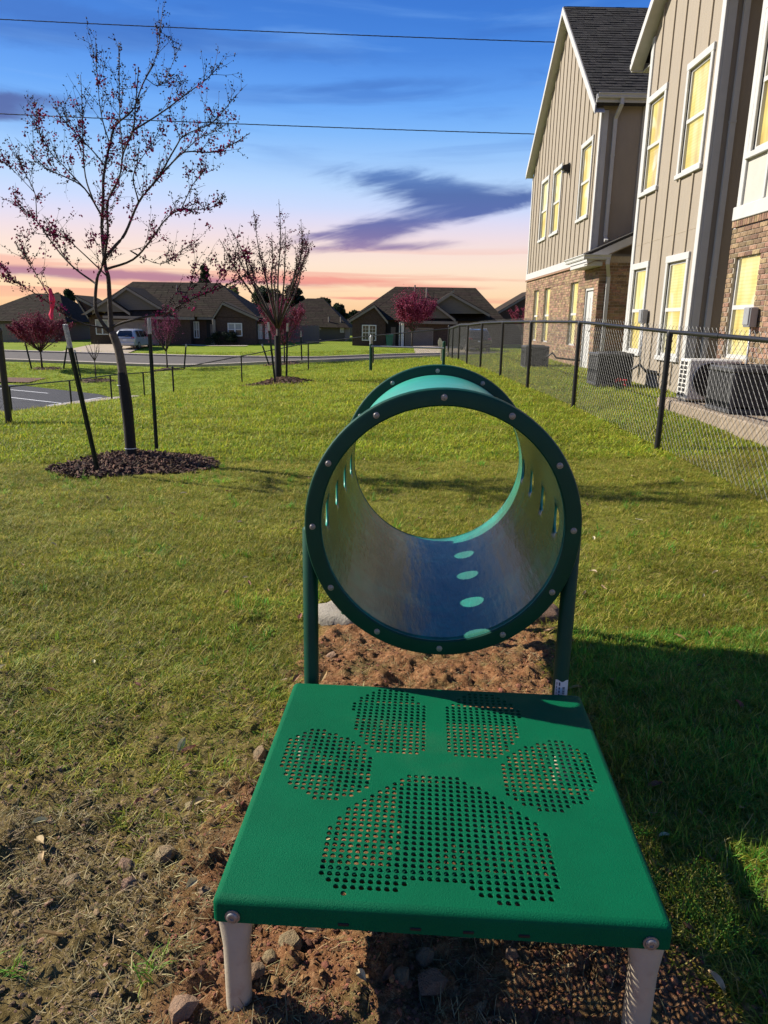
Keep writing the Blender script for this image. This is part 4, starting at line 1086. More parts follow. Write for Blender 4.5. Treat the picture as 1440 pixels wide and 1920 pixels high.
# ------------------------------------------------------------------ the near redbud
def bez(pts, n):
    pts = [np.array(p, float) for p in pts]; out = []
    P_ = [2*pts[0]-pts[1]]+pts+[2*pts[-1]-pts[-2]]
    for i in range(1, len(P_)-2):
        for k in range(n):
            t = k/n; a, b, c, d = P_[i-1], P_[i], P_[i+1], P_[i+2]
            out.append(.5*((2*b)+(-a+c)*t+(2*a-5*b+4*c-d)*t*t+(-a+3*b-3*c+d)*t**3))
    out.append(pts[-1]); return out
def grow_twigs(limb, rng, n, ln, up, sub=True, r0=.0035):
    """side twigs on a limb: list of (points, radius)"""
    res = []
    for _ in range(n):
        k = int(rng.uniform(.2, .9)**.8*(len(limb)-1)); p = limb[min(k, len(limb)-2)]; t = limb[min(k+1, len(limb)-1)]-limb[max(k-1, 0)]; t = t/np.linalg.norm(t)
        d = t*rng.uniform(.45, 1.0)+rng.normal(size=3)*.42+np.array([0, 0, up]); d /= np.linalg.norm(d); L = ln*rng.uniform(.4, 1.15)*(1.15-.55*k/len(limb)); pts = [p]; q = p
        for i in range(4): d = d+rng.normal(size=3)*.07+np.array([0, 0, .05]); d /= np.linalg.norm(d); q = q+d*L/4; pts.append(q)
        res.append((pts, r0))
        if sub and rng.random() < .55:
            for _ in range(rng.integers(1, 3)):
                j = rng.integers(1, 4); e = d+rng.normal(size=3)*.6; e /= np.linalg.norm(e); q = pts[j]; pp = [q]
                for i in range(3): q = q+e*L*.16*rng.uniform(.7, 1.3); e = e+rng.normal(size=3)*.15+np.array([0, 0, .06]); e /= np.linalg.norm(e); pp.append(q)
                res.append((pp, r0*.7))
    return res
def near_tree():
    rng = np.random.default_rng(5); Y0 = 7.2; base = at(245, 852, Y0)
    t_ = thing('redbud_tree', 'nearest young redbud tree, tall bare branches with sparse crimson buds, trunk in black wrap', 'tree', base)
    px = lambda u, v, dy=0.: np.array(at(u, v, Y0+dy))
    Z6 = lambda *a: [(x/2.77, y/2.77) for x, y in a]
    tr = bez([px(246, 862), px(238, 775), px(230, 700), px(222, 655), px(210, 622)], 4)
    q = MB(); q.path(tr, [.050-.014*i/(len(tr)-1) for i in range(len(tr))], 12); q.build('trunk', M_trunk, t_, smooth=True)
    wp = bez([px(246, 850), px(240, 780), px(232, 720), px(229, 698)], 3)
    q = MB(); n = len(wp); q.path(wp, [.056, .054, .053, .055, .057, .056, .053, .050, .047, .045][:n], 16); q.build('trunk_wrap', M_wrap, t_, auto=60)
    for (u, v, r) in ((230, 722, .052), (245, 840, .059)):
        q = MB(); c = px(u, v); q.path([(c[0], c[1], c[2]-.004), (c[0], c[1], c[2]+.004)], r, 16, cap=False); q.build('wrap_tie', M_white, t_, smooth=True)
    limbs = [  # (pixel path, start radius, end radius, depth drift)
        ([(209, 627), (206, 575), (203, 520), (197, 497), (191, 433), (193, 380), (195, 325), (206, 271), (217, 235), (249, 206), (267, 159), (290, 118)], .036, .006, .15),
        ([(208, 627), (190, 603), (179, 577), (182, 523), (192, 497), (202, 440), (202, 379), (224, 332), (231, 289), (249, 245), (253, 209), (257, 165), (260, 126)], .028, .005, -.25),
        ([(196, 490), (215, 462), (235, 437), (260, 379), (289, 343), (321, 307), (347, 285), (404, 285), (440, 268), (469, 249)], .024, .004, .45),
        ([(249, 245), (300, 213), (354, 173), (390, 146), (415, 119)], .012, .003, .3),
        ([(296, 330), (330, 275), (347, 253), (397, 231), (425, 200), (444, 177)], .012, .003, -.4),
        ([(206, 502), (249, 487), (282, 451), (310, 412), (339, 394), (394, 390), (422, 365)], .017, .003, -.55),
        ([(339, 394), (361, 347), (375, 330), (388, 314)], .007, .003, .2),
        ([(190, 540), (177, 530), (140, 503), (108, 469), (69, 415), (40, 392), (20, 372)], .018, .003, .5),
        ([(188, 401), (159, 354), (123, 332), (90, 318), (62, 290), (50, 271)], .013, .003, -.5),
        ([(177, 380), (160, 330), (155, 260), (154, 200), (151, 140)], .012, .003, .4),
        ([(202, 315), (173, 282), (144, 253), (119, 224), (96, 195)], .010, .003, .15),
        ([(155, 350), (120, 312), (97, 289), (75, 250), (58, 217)], .009, .003, -.3),
        ([(69, 415), (65, 361), (45, 320), (29, 285)], .007, .002, .2),
        ([(65, 365), (35, 330), (8, 303)], .006, .002, -.1),
        ([(214, 620), (230, 605), (277, 593), (310, 587), (333, 575), (367, 557), (420, 537), (450, 522), (478, 508)], .020, .004, -.45),
        ([(333, 575), (353, 543), (362, 515), (368, 490)], .008, .003, .2), ([(400, 545), (430, 500), (470, 470)], .006, .002, -.3),
        ([(202, 613), (167, 610), (147, 603), (117, 587), (90, 567), (50, 540), (25, 525), (5, 512)], .015, .003, -.3),
        ([(112, 585), (83, 540), (57, 497), (45, 478), (34, 462)], .009, .002, .2),
        ([(195, 520), (150, 470), (120, 445), (85, 440), (55, 436)], .010, .002, -.4),
        ([(231, 289), (225, 230), (224, 180), (224, 120), (226, 78)], .008, .002, .1), ([(206, 271), (190, 215), (183, 150), (180, 80)], .009, .002, -.2),
        ([(260, 379), (250, 330), (270, 290), (300, 262)], .010, .003, -.3), ([(267, 159), (290, 112), (299, 78), (301, 40)], .007, .0015, .05),
        ([(300, 160), (325, 115), (332, 72)], .006, .0015, .3), ([(321, 307), (370, 262), (395, 250), (428, 232)], .007, .002, .1), ([(245, 470), (300, 495), (340, 470), (372, 455)], .007, .002, .25)]
    q = MB(); q2 = MB(); tw = []; lim3 = []
    for pts, r0, r1, dy in limbs:
        n = len(pts); d0 = 0.; par = None
        if lim3:
            best = 1e9
            for L0 in lim3:
                for (pp, uv) in L0[1]:
                    dd = (uv[0]-pts[0][0])**2+(uv[1]-pts[0][1])**2
                    if dd < best: best = dd; par = pp
            d0 = par[1]-Y0
        P3 = [px(u, v, d0+dy*(i/(n-1))) for i, (u, v) in enumerate(pts)]
        if par is not None: P3 = ([par]+P3[1:]) if best < 14**2 else ([par]+P3)
        L = bez(P3, 4); uvs = bez([(*p, 0) for p in (pts if len(P3) == n else [pts[0]]+pts)], 4); lim3.append((L, [(a_, b_) for a_, b_ in zip(L, uvs)]))
        q.path(L, [(r0+(r1-r0)*(i/(len(L)-1))**.6)*.78 for i in range(len(L))], 7)
        ln = sum(np.linalg.norm(L[i+1]-L[i]) for i in range(len(L)-1)); tw += grow_twigs(L, rng, int(ln*14)+4, .36, .40, True, .0026)
    q.build('limb', M_bark, t_, smooth=True)
    for pts, r in tw: q2.path(pts, [r*(1-.65*i/(len(pts)-1)) for i in range(len(pts))], 4)
    o = q2.build('twig', M_barkd, t_); o['kind'] = 'stuff'
    bp = []; fl = []
    for pts, r in tw+[(L[len(L)//3:], .01) for L, _ in lim3]:
        for a, b in zip(pts[:-1], pts[1:]):
            ln = np.linalg.norm(b-a); 
            for _ in range(max(1, int(ln/.036))):
                p = a+(b-a)*rng.random(); 
                for _ in range(rng.integers(1, 3)): bp.append(p+rng.normal(size=3)*.011)
                if rng.random() < (.090 if p[2] < base[2]+3.1 else .028): fl += [p+rng.normal(size=3)*.024 for _ in range(rng.integers(5, 14))]
    V, Fc, C = buds(bp, .0075, [(.030, .014, .014), (.05, .018, .018), (.085, .012, .024), (.02, .012, .011)], rng); o = tinted('bud', V, Fc, C, M_bloom, t_); o['kind'] = 'stuff'
    V, Fc, C = buds(fl, .0105, [(.34, .008, .06), (.48, .015, .11), (.22, .008, .04), (.60, .04, .17)], rng); o = tinted('blossom', V, Fc, C, M_bloom, t_); o['kind'] = 'stuff'
    c = px(99, 570, -.2); q = MB()
    q.path([c+np.array((-.012, 0, .14)), c+np.array((.0, 0, .03)), c+np.array((-.008, .0, -.02))], [.012, .03, .022], 6); q.path([c+np.array((-.008, 0, -.02)), c+np.array((-.03, .01, -.10)), c+np.array((-.022, 0, -.14))], [.02, .024, .012], 5)
    q.build('ribbon', M_ribbon, t_, smooth=False)
near_tree()
def stake(name, bot, top, label, r=.019, tip=.16, group='tree stakes'):
    b, t = Vector(bot), Vector(top); t_ = thing(name, label, 'stake', b, group=group); d = (t-b)
    m_ = b+d*(1-tip)
    # T-section post: flange and web
    z = d.normalized(); x = z.cross(Vector((0, 1, 0))).normalized(); y = z.cross(x)
    def tee(p, q_, mm, nm):
        q = MB()
        for (cx, cy, hx, hy) in ((0, 0, r, r*.28), (0, r*.75, r*.26, r*.62)):
            M = Matrix((x, y, z)).transposed().to_4x4(); M.translation = (p+q_)/2+x*cx+y*cy; q.obox(M, hx, hy, (q_-p).length/2)
        return q.build(nm, mm, t_)
    tee(b-d*.05, m_, M_stake, 'post'); tee(m_, t, M_stakew, 'tip')
stake('tree_stake', at(184, 886, 6.75), at(122, 608, 6.5), 'leaning dark stake with a grey tip, front left of the nearest tree', .021, .145)
stake('tree_stake', at(293, 830, 7.75), at(279, 596, 7.75), 'upright dark stake with a white tip, right of the nearest trunk', .019, .125)
# ------------------------------------------------------------------ mulch beds
def mulch(cx, cy, rx, ry, h, label, n, seed, chip=.028, group='mulch rings around the trees'):
    rng = np.random.default_rng(seed); z0 = lambda x, y: gz(x, y)
    q = MB(); NR, NA = 9, 40; rad = [1+.12*math.sin(3*w+seed)+.07*math.sin(5*w+2*seed) for w in np.linspace(0, 2*math.pi, NA, endpoint=False)]
    def surf(f, k):
        w = 2*math.pi*k/NA; x, y = cx+rx*f*rad[k % NA]*math.cos(w), cy+ry*f*rad[k % NA]*math.sin(w)
        return (x, y, z0(x, y)+h*(1-f**2.2)*(.8+.3*math.sin(4*x+3*y+seed))-.01)
    q.v = [surf(i/NR, k) for i in range(NR+1) for k in range(NA)]
    q.f = [(i*NA+k, (i+1)*NA+k, (i+1)*NA+(k+1) % NA, i*NA+(k+1) % NA) for i in range(NR) for k in range(NA)]; q.m = [0]*len(q.f)
    for _ in range(n):
        f = math.sqrt(rng.random())*1.06; k = rng.integers(NA); p = Vector(surf(min(f, 1), k)); 
        if f > 1: p = Vector((cx+(p.x-cx)*f, cy+(p.y-cy)*f, p.z+.012))
        M = Matrix.Rotation(rng.uniform(0, 6.28), 4, 'Z') @ Matrix.Rotation(rng.normal()*.5, 4, 'Y') @ Matrix.Rotation(rng.normal()*.6, 4, 'X'); M.translation = p+Vector((0, 0, .006+rng.random()*.012))
        s = chip*rng.uniform(.5, 1.5); q.obox(M, s, s*.25, s*.12)
    o = q.build('mulch_bed', M_mulch); rebase(o, (cx, cy, gz(cx, cy))); tag(o, label, 'mulch', group); return o
mulch(-2.52, 7.15, .76, .58, .085, 'largest bark mulch ring, round the nearest tree and its two stakes', 2600, 2)
mulch(-2.47, 16.9, .80, .60, .13, 'bark mulch mound round the second tree in the middle of the lawn', 1100, 4, .03)

# ------------------------------------------------------------------ smaller trees
def vase_tree(base, h, spread, trunk_h, label, seed, nl=8, twn=10, bud=.02, flow=.25, cols=None, wrap=False, tr=.035, nbud=2, dens=.06, twl=.35, dark=None, name='redbud_tree', group=None, ball=None):
    rng = np.random.default_rng(seed); b = np.array(base, float); t_ = thing(name, label, 'tree', tuple(b), group=group)
    top = b+np.array([rng.normal()*.02, 0, trunk_h]); q = MB(); q.path([b-np.array([0, 0, .1]), (b+top)/2+np.array([.01, 0, 0]), top], [tr*1.15, tr, tr*.85], 9); q.build('trunk', M_bark, t_, smooth=True)
    if wrap:
        q = MB(); q.path([b+np.array([0, 0, .02]), b+np.array([0.005, 0, trunk_h*.45]), b+np.array([0, 0, trunk_h*.86])], [tr*1.9, tr*1.7, tr*1.5], 14); q.build('trunk_wrap', M_wrap, t_, auto=60)
    q = MB(); lims = []
    for i in range(nl):
        w = 2*math.pi*i/nl+rng.normal()*.3; sp = spread*rng.uniform(.35, 1.0) if i else .08; hh = (h-trunk_h)*rng.uniform(.72, 1.0) if i else h-trunk_h
        e = top+np.array([sp*math.cos(w), sp*math.sin(w), hh*(1-.25*sp/spread)]); md = top+np.array([sp*math.cos(w)*.55, sp*math.sin(w)*.55, hh*.38])+rng.normal(size=3)*.04
        L = bez([top-np.array([0, 0, rng.uniform(0, .25)*trunk_h*.3]), md, (md+e)/2+rng.normal(size=3)*.05, e], 4); lims.append(L)
        q.path(L, [tr*.55*(1-.85*k/(len(L)-1)) for k in range(len(L))], 6)
    q.build('limb', M_bark, t_, smooth=True)
    q = MB(); tw = []
    for L in lims: tw += grow_twigs(L, rng, twn, twl*h/4, .35, True, .0045)
    for pts, r in tw: q.path(pts, [r*(1-.6*i/(len(pts)-1)) for i in range(len(pts))], 3)
    o = q.build('twig', M_barkd, t_); o['kind'] = 'stuff'
    bp = []; fl = []
    for pts, r in tw+[(L[len(L)//2:], 1) for L in lims]:
        for a, c in zip(pts[:-1], pts[1:]):
            for _ in range(max(1, int(np.linalg.norm(c-a)/dens))):
                p = a+(c-a)*rng.random()
                for _ in range(nbud): bp.append(p+rng.normal(size=3)*bud*1.1)
                if rng.random() < flow: fl += [p+rng.normal(size=3)*bud*2.2 for _ in range(4)]
    if ball:
        nb, rx, rz, zc = ball; cc_ = []
        for _ in range(60):
            d = rng.normal(size=3); d /= np.linalg.norm(d); cc_.append(b+np.array([0, 0, zc])+d*np.array([rx, rx, rz])*rng.random()**.4*.9)
        for _ in range(nb): fl.append(cc_[rng.integers(60)]+rng.normal(size=3)*np.array([rx, rx, rz])*.15)
    if bp and nbud:
        V, Fc, C = buds(bp, bud*.62, dark or [(.05, .02, .025), (.09, .02, .03)], rng); o = tinted('bud', V, Fc, C, M_bloom, t_); o['kind'] = 'stuff'
    if fl:
        V, Fc, C = buds(fl, bud, cols or [(.30, .01, .06), (.20, .008, .04), (.42, .03, .12)], rng); o = tinted('blossom', V, Fc, C, M_bloom, t_); o['kind'] = 'stuff'
    return t_
PINK = [(.30, .025, .09), (.42, .045, .15), (.20, .015, .06), (.55, .12, .25)]
b2 = at(522, 722, 17.0); vase_tree(b2, 4.05, 1.5, 1.3, 'second redbud tree, multi-stemmed with a black-wrapped trunk, in the middle distance', 23, 15, 16, .019, .10, [(.17, .008, .04), (.26, .015, .07)], True, .045, 2, .05, .36)
stake('tree_stake', at(516, 717, 16.6), at(503, 604, 16.6), 'left stake of the pair beside the second redbud tree', .022, .14)
stake('tree_stake', at(537, 716, 17.3), at(539, 606, 17.3), 'right stake of the pair beside the second redbud tree', .022, .14)
def gpt(u, v, Y): p = at(u, v, Y); return (p.x, p.y, gz(p.x, p.y))
p = gpt(79, 690, 48); vase_tree(p, 3.7, 2.4, 1.15, 'dense magenta-blossomed redbud at the left, near the grey house and its fence', 31, 20, 34, .026, .8, PINK, False, .06, 1, .12, .42, ball=(4200, 1.75, 1.15, 2.5))
mulch(p[0]+.4, p[1], 1.0, .7, .12, 'small mulch ring under the magenta tree at the far left', 160, 6, .06)
stake('tree_stake', gpt(59, 688, 47.6), at(46, 637, 47.6), 'leaning stake left of the magenta tree at the far left', .05, .1)
stake('tree_stake', gpt(119, 690, 48.2), at(126, 648, 48.2), 'leaning stake right of the magenta tree at the far left', .05, .1)
p = gpt(180, 712, 42); vase_tree(p, 2.6, .85, 1.15, 'small bare sapling between the parking lot and the driveway', 33, 9, 2, .012, .0, PINK, False, .035, 0, .3, .3, name='bare_sapling')
mulch(p[0]+.1, p[1]-.2, 1.05, .8, .16, 'mulch mound under the small bare sapling beside the parking lot', 220, 8, .05)
stake('tree_stake', gpt(152, 706, 41.4), at(140, 656, 41.4), 'leaning stake left of the small bare sapling', .04, .1)
p = gpt(314, 694, 48); vase_tree(p, 4.2, 1.9, 1.2, 'sparser dusky-pink tree in front of the brown brick house, right of the nearest tree', 35, 16, 24, .022, .3, PINK, False, .05, 1, .14, .42, ball=(900, 1.3, 1.2, 2.6))
mulch(p[0]+.1, p[1], .95, .7, .12, 'mulch ring under the dusky-pink tree in front of the brown brick house', 160, 9, .06)
stake('tree_stake', gpt(345, 690, 48), at(349, 645, 48), 'thin stake right of the dusky-pink tree', .045, .12)
p = gpt(533, 682, 47); vase_tree(p, 4.6, 1.8, 1.2, 'magenta redbud standing right behind the second redbud tree', 37, 16, 26, .026, .7, PINK, False, .05, 1, .13, .42, ball=(2600, 1.45, 1.35, 2.4))
mulch(p[0]-.05, p[1], 1.4, .8, .14, 'mulch ring far behind the second redbud tree, near the road', 200, 10, .06)
stake('tree_stake', gpt(505, 684, 46.6), at(491, 645, 46.6), 'leaning stake left of the far mulch ring near the road', .045, .1)
stake('tree_stake', gpt(566, 677, 48), at(564, 620, 48), 'white-tipped stake standing right of the far mulch ring', .045, .2)
p = gpt(772, 655, 64); vase_tree(p, 4.9, 2.6, 1.3, 'magenta tree in front of the right house with the garage', 39, 20, 34, .036, .8, PINK, False, .07, 1, .13, .42, ball=(4200, 1.9, 1.7, 3.3))
p = gpt(979, 640, 66); vase_tree(p, 4.3, 1.7, 1.3, 'magenta tree at the corner of the apartment building', 41, 9, 12, .04, .5, PINK, False, .06, 1, .14, .42)

# trees far behind the houses
def far_tree(u, vb, vt, w, Y, label, seed, cols, name='evergreen_tree', lumps=34, per=240, size=.22, cone=False, group='green trees behind the houses'):
    rng = np.random.default_rng(seed); b = at(u, vb, Y); t = at(u, vt, Y); h = t.z-b.z; wr = w*Y/F/2
    gb = gz(b.x, b.y); t_ = thing(name, label, 'tree', (b.x, b.y, gb), group=group)
    q = MB(); q.path([(b.x, b.y, gb-.2), (b.x, b.y, b.z+h*.6)], [.22, .09], 8); q.build('trunk', M_bark, t_, smooth=True)
    cs_ = []; rs_ = []
    for _ in range(lumps):
        f = rng.random(); ww = wr*((1-f)**.8 if cone else math.sqrt(max(0, 1-(2*f-1)**2))*.9+.1); a = rng.uniform(0, 6.28); r_ = ww*math.sqrt(rng.random())
        cs_.append(np.array([b.x+r_*math.cos(a), b.y+r_*math.sin(a), b.z+h*(.05+.93*f)])); rs_.append(wr*rng.uniform(.25, .5))
    V, Fc, C = leaf_cloud(cs_, rs_, per, size, cols, rng); o = tinted('crown', V, Fc, C, M_leafd, t_); o['kind'] = 'stuff'
DG = [(.030, .050, .022), (.045, .070, .028), (.022, .038, .018)]; LG = [(.12, .14, .05), (.09, .11, .04), (.15, .16, .06)]
far_tree(500, 612, 545, 62, 96, 'dark evergreen behind the second redbud, left of its crown', 51, DG, lumps=40)
far_tree(556, 615, 540, 56, 99, 'dark evergreen behind the second redbud, right of its crown', 52, DG, lumps=40)
far_tree(440, 605, 541, 34, 92, 'yellow-green tree with feathery top behind the brick house', 53, LG, name='leafy_tree', lumps=26, per=130)
far_tree(605, 612, 562, 40, 104, 'low dark tree behind the grey-roofed middle house, at its left', 54, DG)
far_tree(634, 614, 572, 30, 108, 'small dark tree between the middle house and the right house', 55, DG)
far_tree(133, 600, 545, 26, 94, 'thin dark conifer behind the brick house, right of the ribbon branch', 56, DG, cone=True, lumps=34)
far_tree(112, 600, 553, 30, 98, 'dark conifer left of the thin one behind the brick house', 57, DG, cone=True, lumps=34)
far_tree(86, 600, 575, 36, 104, 'low dark tree behind the magenta tree at the far left', 58, DG)
far_tree(385, 560, 502, 26, 98, 'tall dark conifer behind the ridge of the brick house', 59, DG, cone=True, lumps=34)
far_tree(664, 612, 584, 16, 112, 'smallest dark tree, in the gap left of the right house', 60, DG, per=60)

# ------------------------------------------------------------------ houses across the street
def hip(mb, x0, x1, y0, y1, ze, xr0, xr1, yr, zr):
    """hip roof; eave rectangle at ze, ridge from xr0 to xr1"""
    mb.add([(x0,y0,ze),(x1,y0,ze),(x1,y1,ze),(x0,y1,ze),(xr0,yr,zr),(xr1,yr,zr)], [(0,1,5,4),(1,2,5),(2,3,4,5),(3,0,4),(3,2,1,0)])
def hpart(nm, fn, m, par, **kw):
    q = MB(); fn(q); return q.build(nm, m, par, **kw)
def shingle_rows(par, planes):
    """thin course steps on sloping planes: (a, b, c, d) with a-b the eave and d-c the ridge side"""
    q = MB()
    for a, b, c, d in planes:
        a, b, c, d = map(Vector, (a, b, c, d)); n = (b-a).cross(d-a).normalized(); n = n if n.z > 0 else -n
        L = max((d-a).length, (c-b).length); k = int(L/.42)
        for i in range(k):
            f0, f1 = i/k, (i+1.05)/k; f1 = min(f1, 1)
            p0, p1, p2, p3 = a.lerp(d, f0), b.lerp(c, f0), b.lerp(c, f1), a.lerp(d, f1); w_ = (p1-p0).length; m_ = max(1, int(w_/1.2))
            for j in range(m_):
                g0, g1 = j/m_, (j+1)/m_-.004
                q.add([p0.lerp(p1, g0)+n*.026, p0.lerp(p1, g1)+n*.026, p3.lerp(p2, g1)+n*.012, p3.lerp(p2, g0)+n*.012, p0.lerp(p1, g0), p0.lerp(p1, g1)], [(0,1,2,3),(4,5,1,0)])
    o = q.build('shingle', M_hroof, par); o['kind'] = 'stuff'
def hwindow(par, xa, xb, za, zb, y, nx=2, nz=2, cross=False, blind=True):
    t = .09; q = MB(); q.bbox((xa-t, y-.07, za-t), (xa, y+.02, zb+t), .01); q.bbox((xb, y-.07, za-t), (xb+t, y+.02, zb+t), .01); q.box((xa, y-.07, zb), (xb, y+.02, zb+t)); q.box((xa, y-.085, za-t), (xb, y+.02, za))
    w = q.build('window', M_hwin, par); q = MB(); xm = (xa+xb)/2
    q.box((xm-.06, y-.06, za), (xm+.06, y+.0, zb)); zm = za+(zb-za)*.5; q.box((xa, y-.05, zm-.03), (xm-.06, y+.0, zm+.03)); q.box((xm+.06, y-.05, zm-.03), (xb, y+.0, zm+.03))
    q.build('frame', M_hwin, w)
    for a, b in ((xa, xm-.06), (xm+.06, xb)):
        for lo, hi, mm in ((za, zm-.03, M_hglass), (zm+.03, zb, M_blind if blind else M_hglass)):
            q = MB(); q.box((a, y-.012, lo), (b, y+.0, hi)); q.build('pane', mm, w)
            if not blind:
                q = MB(); q.box(((a+b)/2-.012, y-.03, lo), ((a+b)/2+.012, y-.013, hi)); q.box((a, y-.028, (lo+hi)/2-.012), (b, y-.013, (lo+hi)/2+.012)); q.build('muntin', M_hwin, w)
    return w
def gable_front(par, apex, l, r, y, depth, wallm, zb=None, over=.35, board=.20, nm='gable'):
    """triangular gable wall with rake boards and its own little roof running back"""
    (xa, za), (xl, zl), (xr, zr) = apex, l, r
    if wallm is not None:
        hpart(nm, lambda q: q.poly([(xl, y, zl), (xr, y, zr), (xa, y, za)], (0, .12, 0)), wallm, par)
    for (xe, ze) in (l, r):
        dx, dz = xe-xa, ze-za; L = math.hypot(dx, dz); ex, ez = xe+dx/L*over, ze+dz/L*over
        hpart('rake_board', lambda q: q.poly([(xa, y-.30, za+.10), (ex, y-.30, ez+.10), (ex, y-.30, ez-board+.06), (xa, y-.30, za-board+.06)], (0, .06, 0)), M_htrim, par)
        hpart('gable_roof', lambda q: q.poly([(xa, y-.30, za+.16), (ex, y-.30, ez+.16), (ex, y-.30, ez+.105), (xa, y-.30, za+.105)], (0, depth, 0)), M_hroof, par)
def garage(par, xa, xb, za, zb, y):
    g = hpart('garage_door', lambda q: q.box((xa, y+.0, za), (xb, y+.05, zb)), M_gdoor, par)
    n = 4; m_ = 8
    for i in range(n):
        q = MB(); h = (zb-za)/n
        for j in range(m_):
            w_ = (xb-xa)/m_; q.bbox((xa+j*w_+.08, y-.02, za+i*h+.08), (xa+(j+1)*w_-.08, y+.002, za+(i+1)*h-.06), .015)
        o = q.build('raised_panel', M_gdoor, g); o['kind'] = 'stuff'
    hpart('garage_frame', lambda q: (q.box((xa-.12, y-.05, za), (xa, y+.05, zb+.12)), q.box((xb, y-.05, za), (xb+.12, y+.05, zb+.12)), q.box((xa, y-.05, zb), (xb, y+.05, zb+.12))), M_htrim, g)
U = lambda u, v, Y=72.: (at(u, v, Y).x, at(u, v, Y).z)
# left: brown brick house with double garage
bh = thing('brick_house', 'brown brick house with white-framed windows and a two-car garage, silver car on its drive', 'house', (-22, 72, -1.1))
zg0 = -1.35; ez = U(300, 593)[1]
xl, xg0, xg1, xe, xr1 = U(113, 0)[0], U(166, 0)[0], U(331, 0)[0], U(383, 0)[0], U(465, 0)[0]
hpart('wall', lambda q: q.box((xl, 72.4, zg0), (xr1, 84, ez)), M_hbrick, bh)
hpart('garage_wall', lambda q: q.box((xg0, 71.2, zg0), (xg1, 72.39, ez)), M_hbrick, bh)
hpart('gable_wing', lambda q: q.box((xe, 71.4, zg0), (xr1, 72.39, ez)), M_hbrick, bh)
hpart('side_wing', lambda q: q.box((xr1+.01, 72.6, zg0), (U(499, 0)[0], 82, ez-.35)), M_hsid, bh)
zr = U(300, 529, 77.5)[1]
def f(q): hip(q, xl-.5, U(470, 0)[0], 71.8, 84.5, ez, U(213, 0, 77.5)[0], U(391, 0, 77.5)[0], 77.5, zr)
ro = hpart('roof', f, M_hroof, bh)
A_ = (xl-.5, 71.8, ez); B_ = (U(470, 0)[0], 71.8, ez); C_ = (U(391, 0, 77.5)[0], 77.5, zr); D_ = (U(213, 0, 77.5)[0], 77.5, zr)
shingle_rows(ro, [(A_, B_, C_, D_)])
hpart('side_roof', lambda q: hip(q, xr1, U(505, 0)[0], 72.2, 82.5, ez-.35, xr1+.1, U(480, 0)[0], 77, ez+1.5), M_hroof, bh)
hpart('skirt_roof', lambda q: q.poly([(xg0-.4, 70.7, ez-.05), (xg1+.5, 70.7, ez-.05), (xg1+.2, 72.2, ez+1.0), (xg0-.1, 72.2, ez+1.0)], (0, .05, .06)), M_hroof, bh)
hpart('fascia', lambda q: q.box((xg0-.45, 70.62, ez-.28), (xg1+.55, 70.69, ez-.04)), M_htrim, bh)
hpart('fascia', lambda q: q.box((xg1+.56, 71.7, ez-.24), (xe-.3, 71.77, ez-.02)), M_htrim, bh)
Ug = lambda u, v: U(u, v, 70.9)
gable_front(bh, Ug(236, 540), Ug(178, 583), Ug(303, 580), 71.25, 5.5, M_hsid)
gable_front(bh, Ug(204, 561), Ug(168, 584), Ug(240, 585), 70.85, 3.0, M_hsid)
gable_front(bh, U(141, 556), (xl, ez), (xg0, ez), 72.1, 5.0, M_hbrick)
gable_front(bh, U(421, 569), (xe-.1, ez+.05), (xr1, ez), 71.35, 5.5, M_hbrick)
garage(bh, U(172, 0)[0], U(262, 0)[0], zg0+.1, U(215, 602)[1], 71.15)
hwindow(bh, U(128, 0)[0], U(152, 0)[0], U(140, 625)[1], U(140, 600)[1], 72.35)
hwindow(bh, U(409, 0)[0], U(435, 0)[0], U(420, 628)[1], U(420, 607)[1], 71.35)
hwindow(bh, U(333, 0)[0], U(341, 0)[0], U(340, 632)[1], U(340, 604)[1], 71.16 if xg1 > U(341, 0)[0] else 72.35)
for u in (467, 482): hwindow(bh, U(u, 0)[0], U(u+5, 0)[0], U(u, 634)[1], U(u, 609)[1], 72.55, blind=False)
hpart('entry_shade_panel', lambda q: q.box((U(358, 0)[0], 72.35, zg0), (U(383, 0)[0]-.02, 72.41, U(370, 600)[1])), M_dark, bh)  # flat black panel on the wall, painted shade of a recessed entry
d_ = hpart('front_door', lambda q: q.bbox((U(366, 0)[0], 72.28, zg0+.15), (U(376, 0)[0], 72.35, zg0+2.3), .02), M_gdoor, bh)
hpart('handle', lambda q: q.bbox((U(367, 0)[0], 72.22, zg0+1.15), (U(367, 0)[0]+.06, 72.28, zg0+1.3), .01), M_steel, d_)
hpart('porch_column', lambda q: q.bbox((U(383, 0)[0]-.28, 71.0, zg0), (U(383, 0)[0]-.0, 71.3, ez-.2), .03), M_htrim, bh)
hpart('roof_vent', lambda q: q.path([(C_[0]-4, 76, zr-1.2), (C_[0]-4, 76, zr-.3)], .08, 8), M_htrim, bh)
# right: brick house with garage, long white rake
rh = thing('brick_house', 'brick house with a grid window, white porch column and beige garage, right of centre', 'house', (8, 72, -.9))
zq = -1.35; e2 = U(790, 601)[1]
xa, xb, xc, xd, xz = U(664, 0)[0], U(733, 0)[0], U(763, 0)[0], U(832, 0)[0], U(978, 0)[0]
hpart('wall', lambda q: q.box((xa, 72.4, zq), (xz, 85, e2)), M_hbrick, rh)
hpart('gable_wing', lambda q: q.box((xa, 71.6, zq), (xb, 72.39, e2)), M_hbrick, rh)
hpart('garage_wall', lambda q: q.box((xc+.3, 71.2, zq), (U(862, 0)[0], 72.39, e2)), M_hbrick, rh)
z2 = U(830, 539, 78)[1]
A_ = (xa-.4, 71.7, e2); B_ = (xz+.3, 71.7, e2); C_ = (U(917, 0, 78)[0], 78, z2); D_ = (U(752, 0, 78)[0], 78, z2)
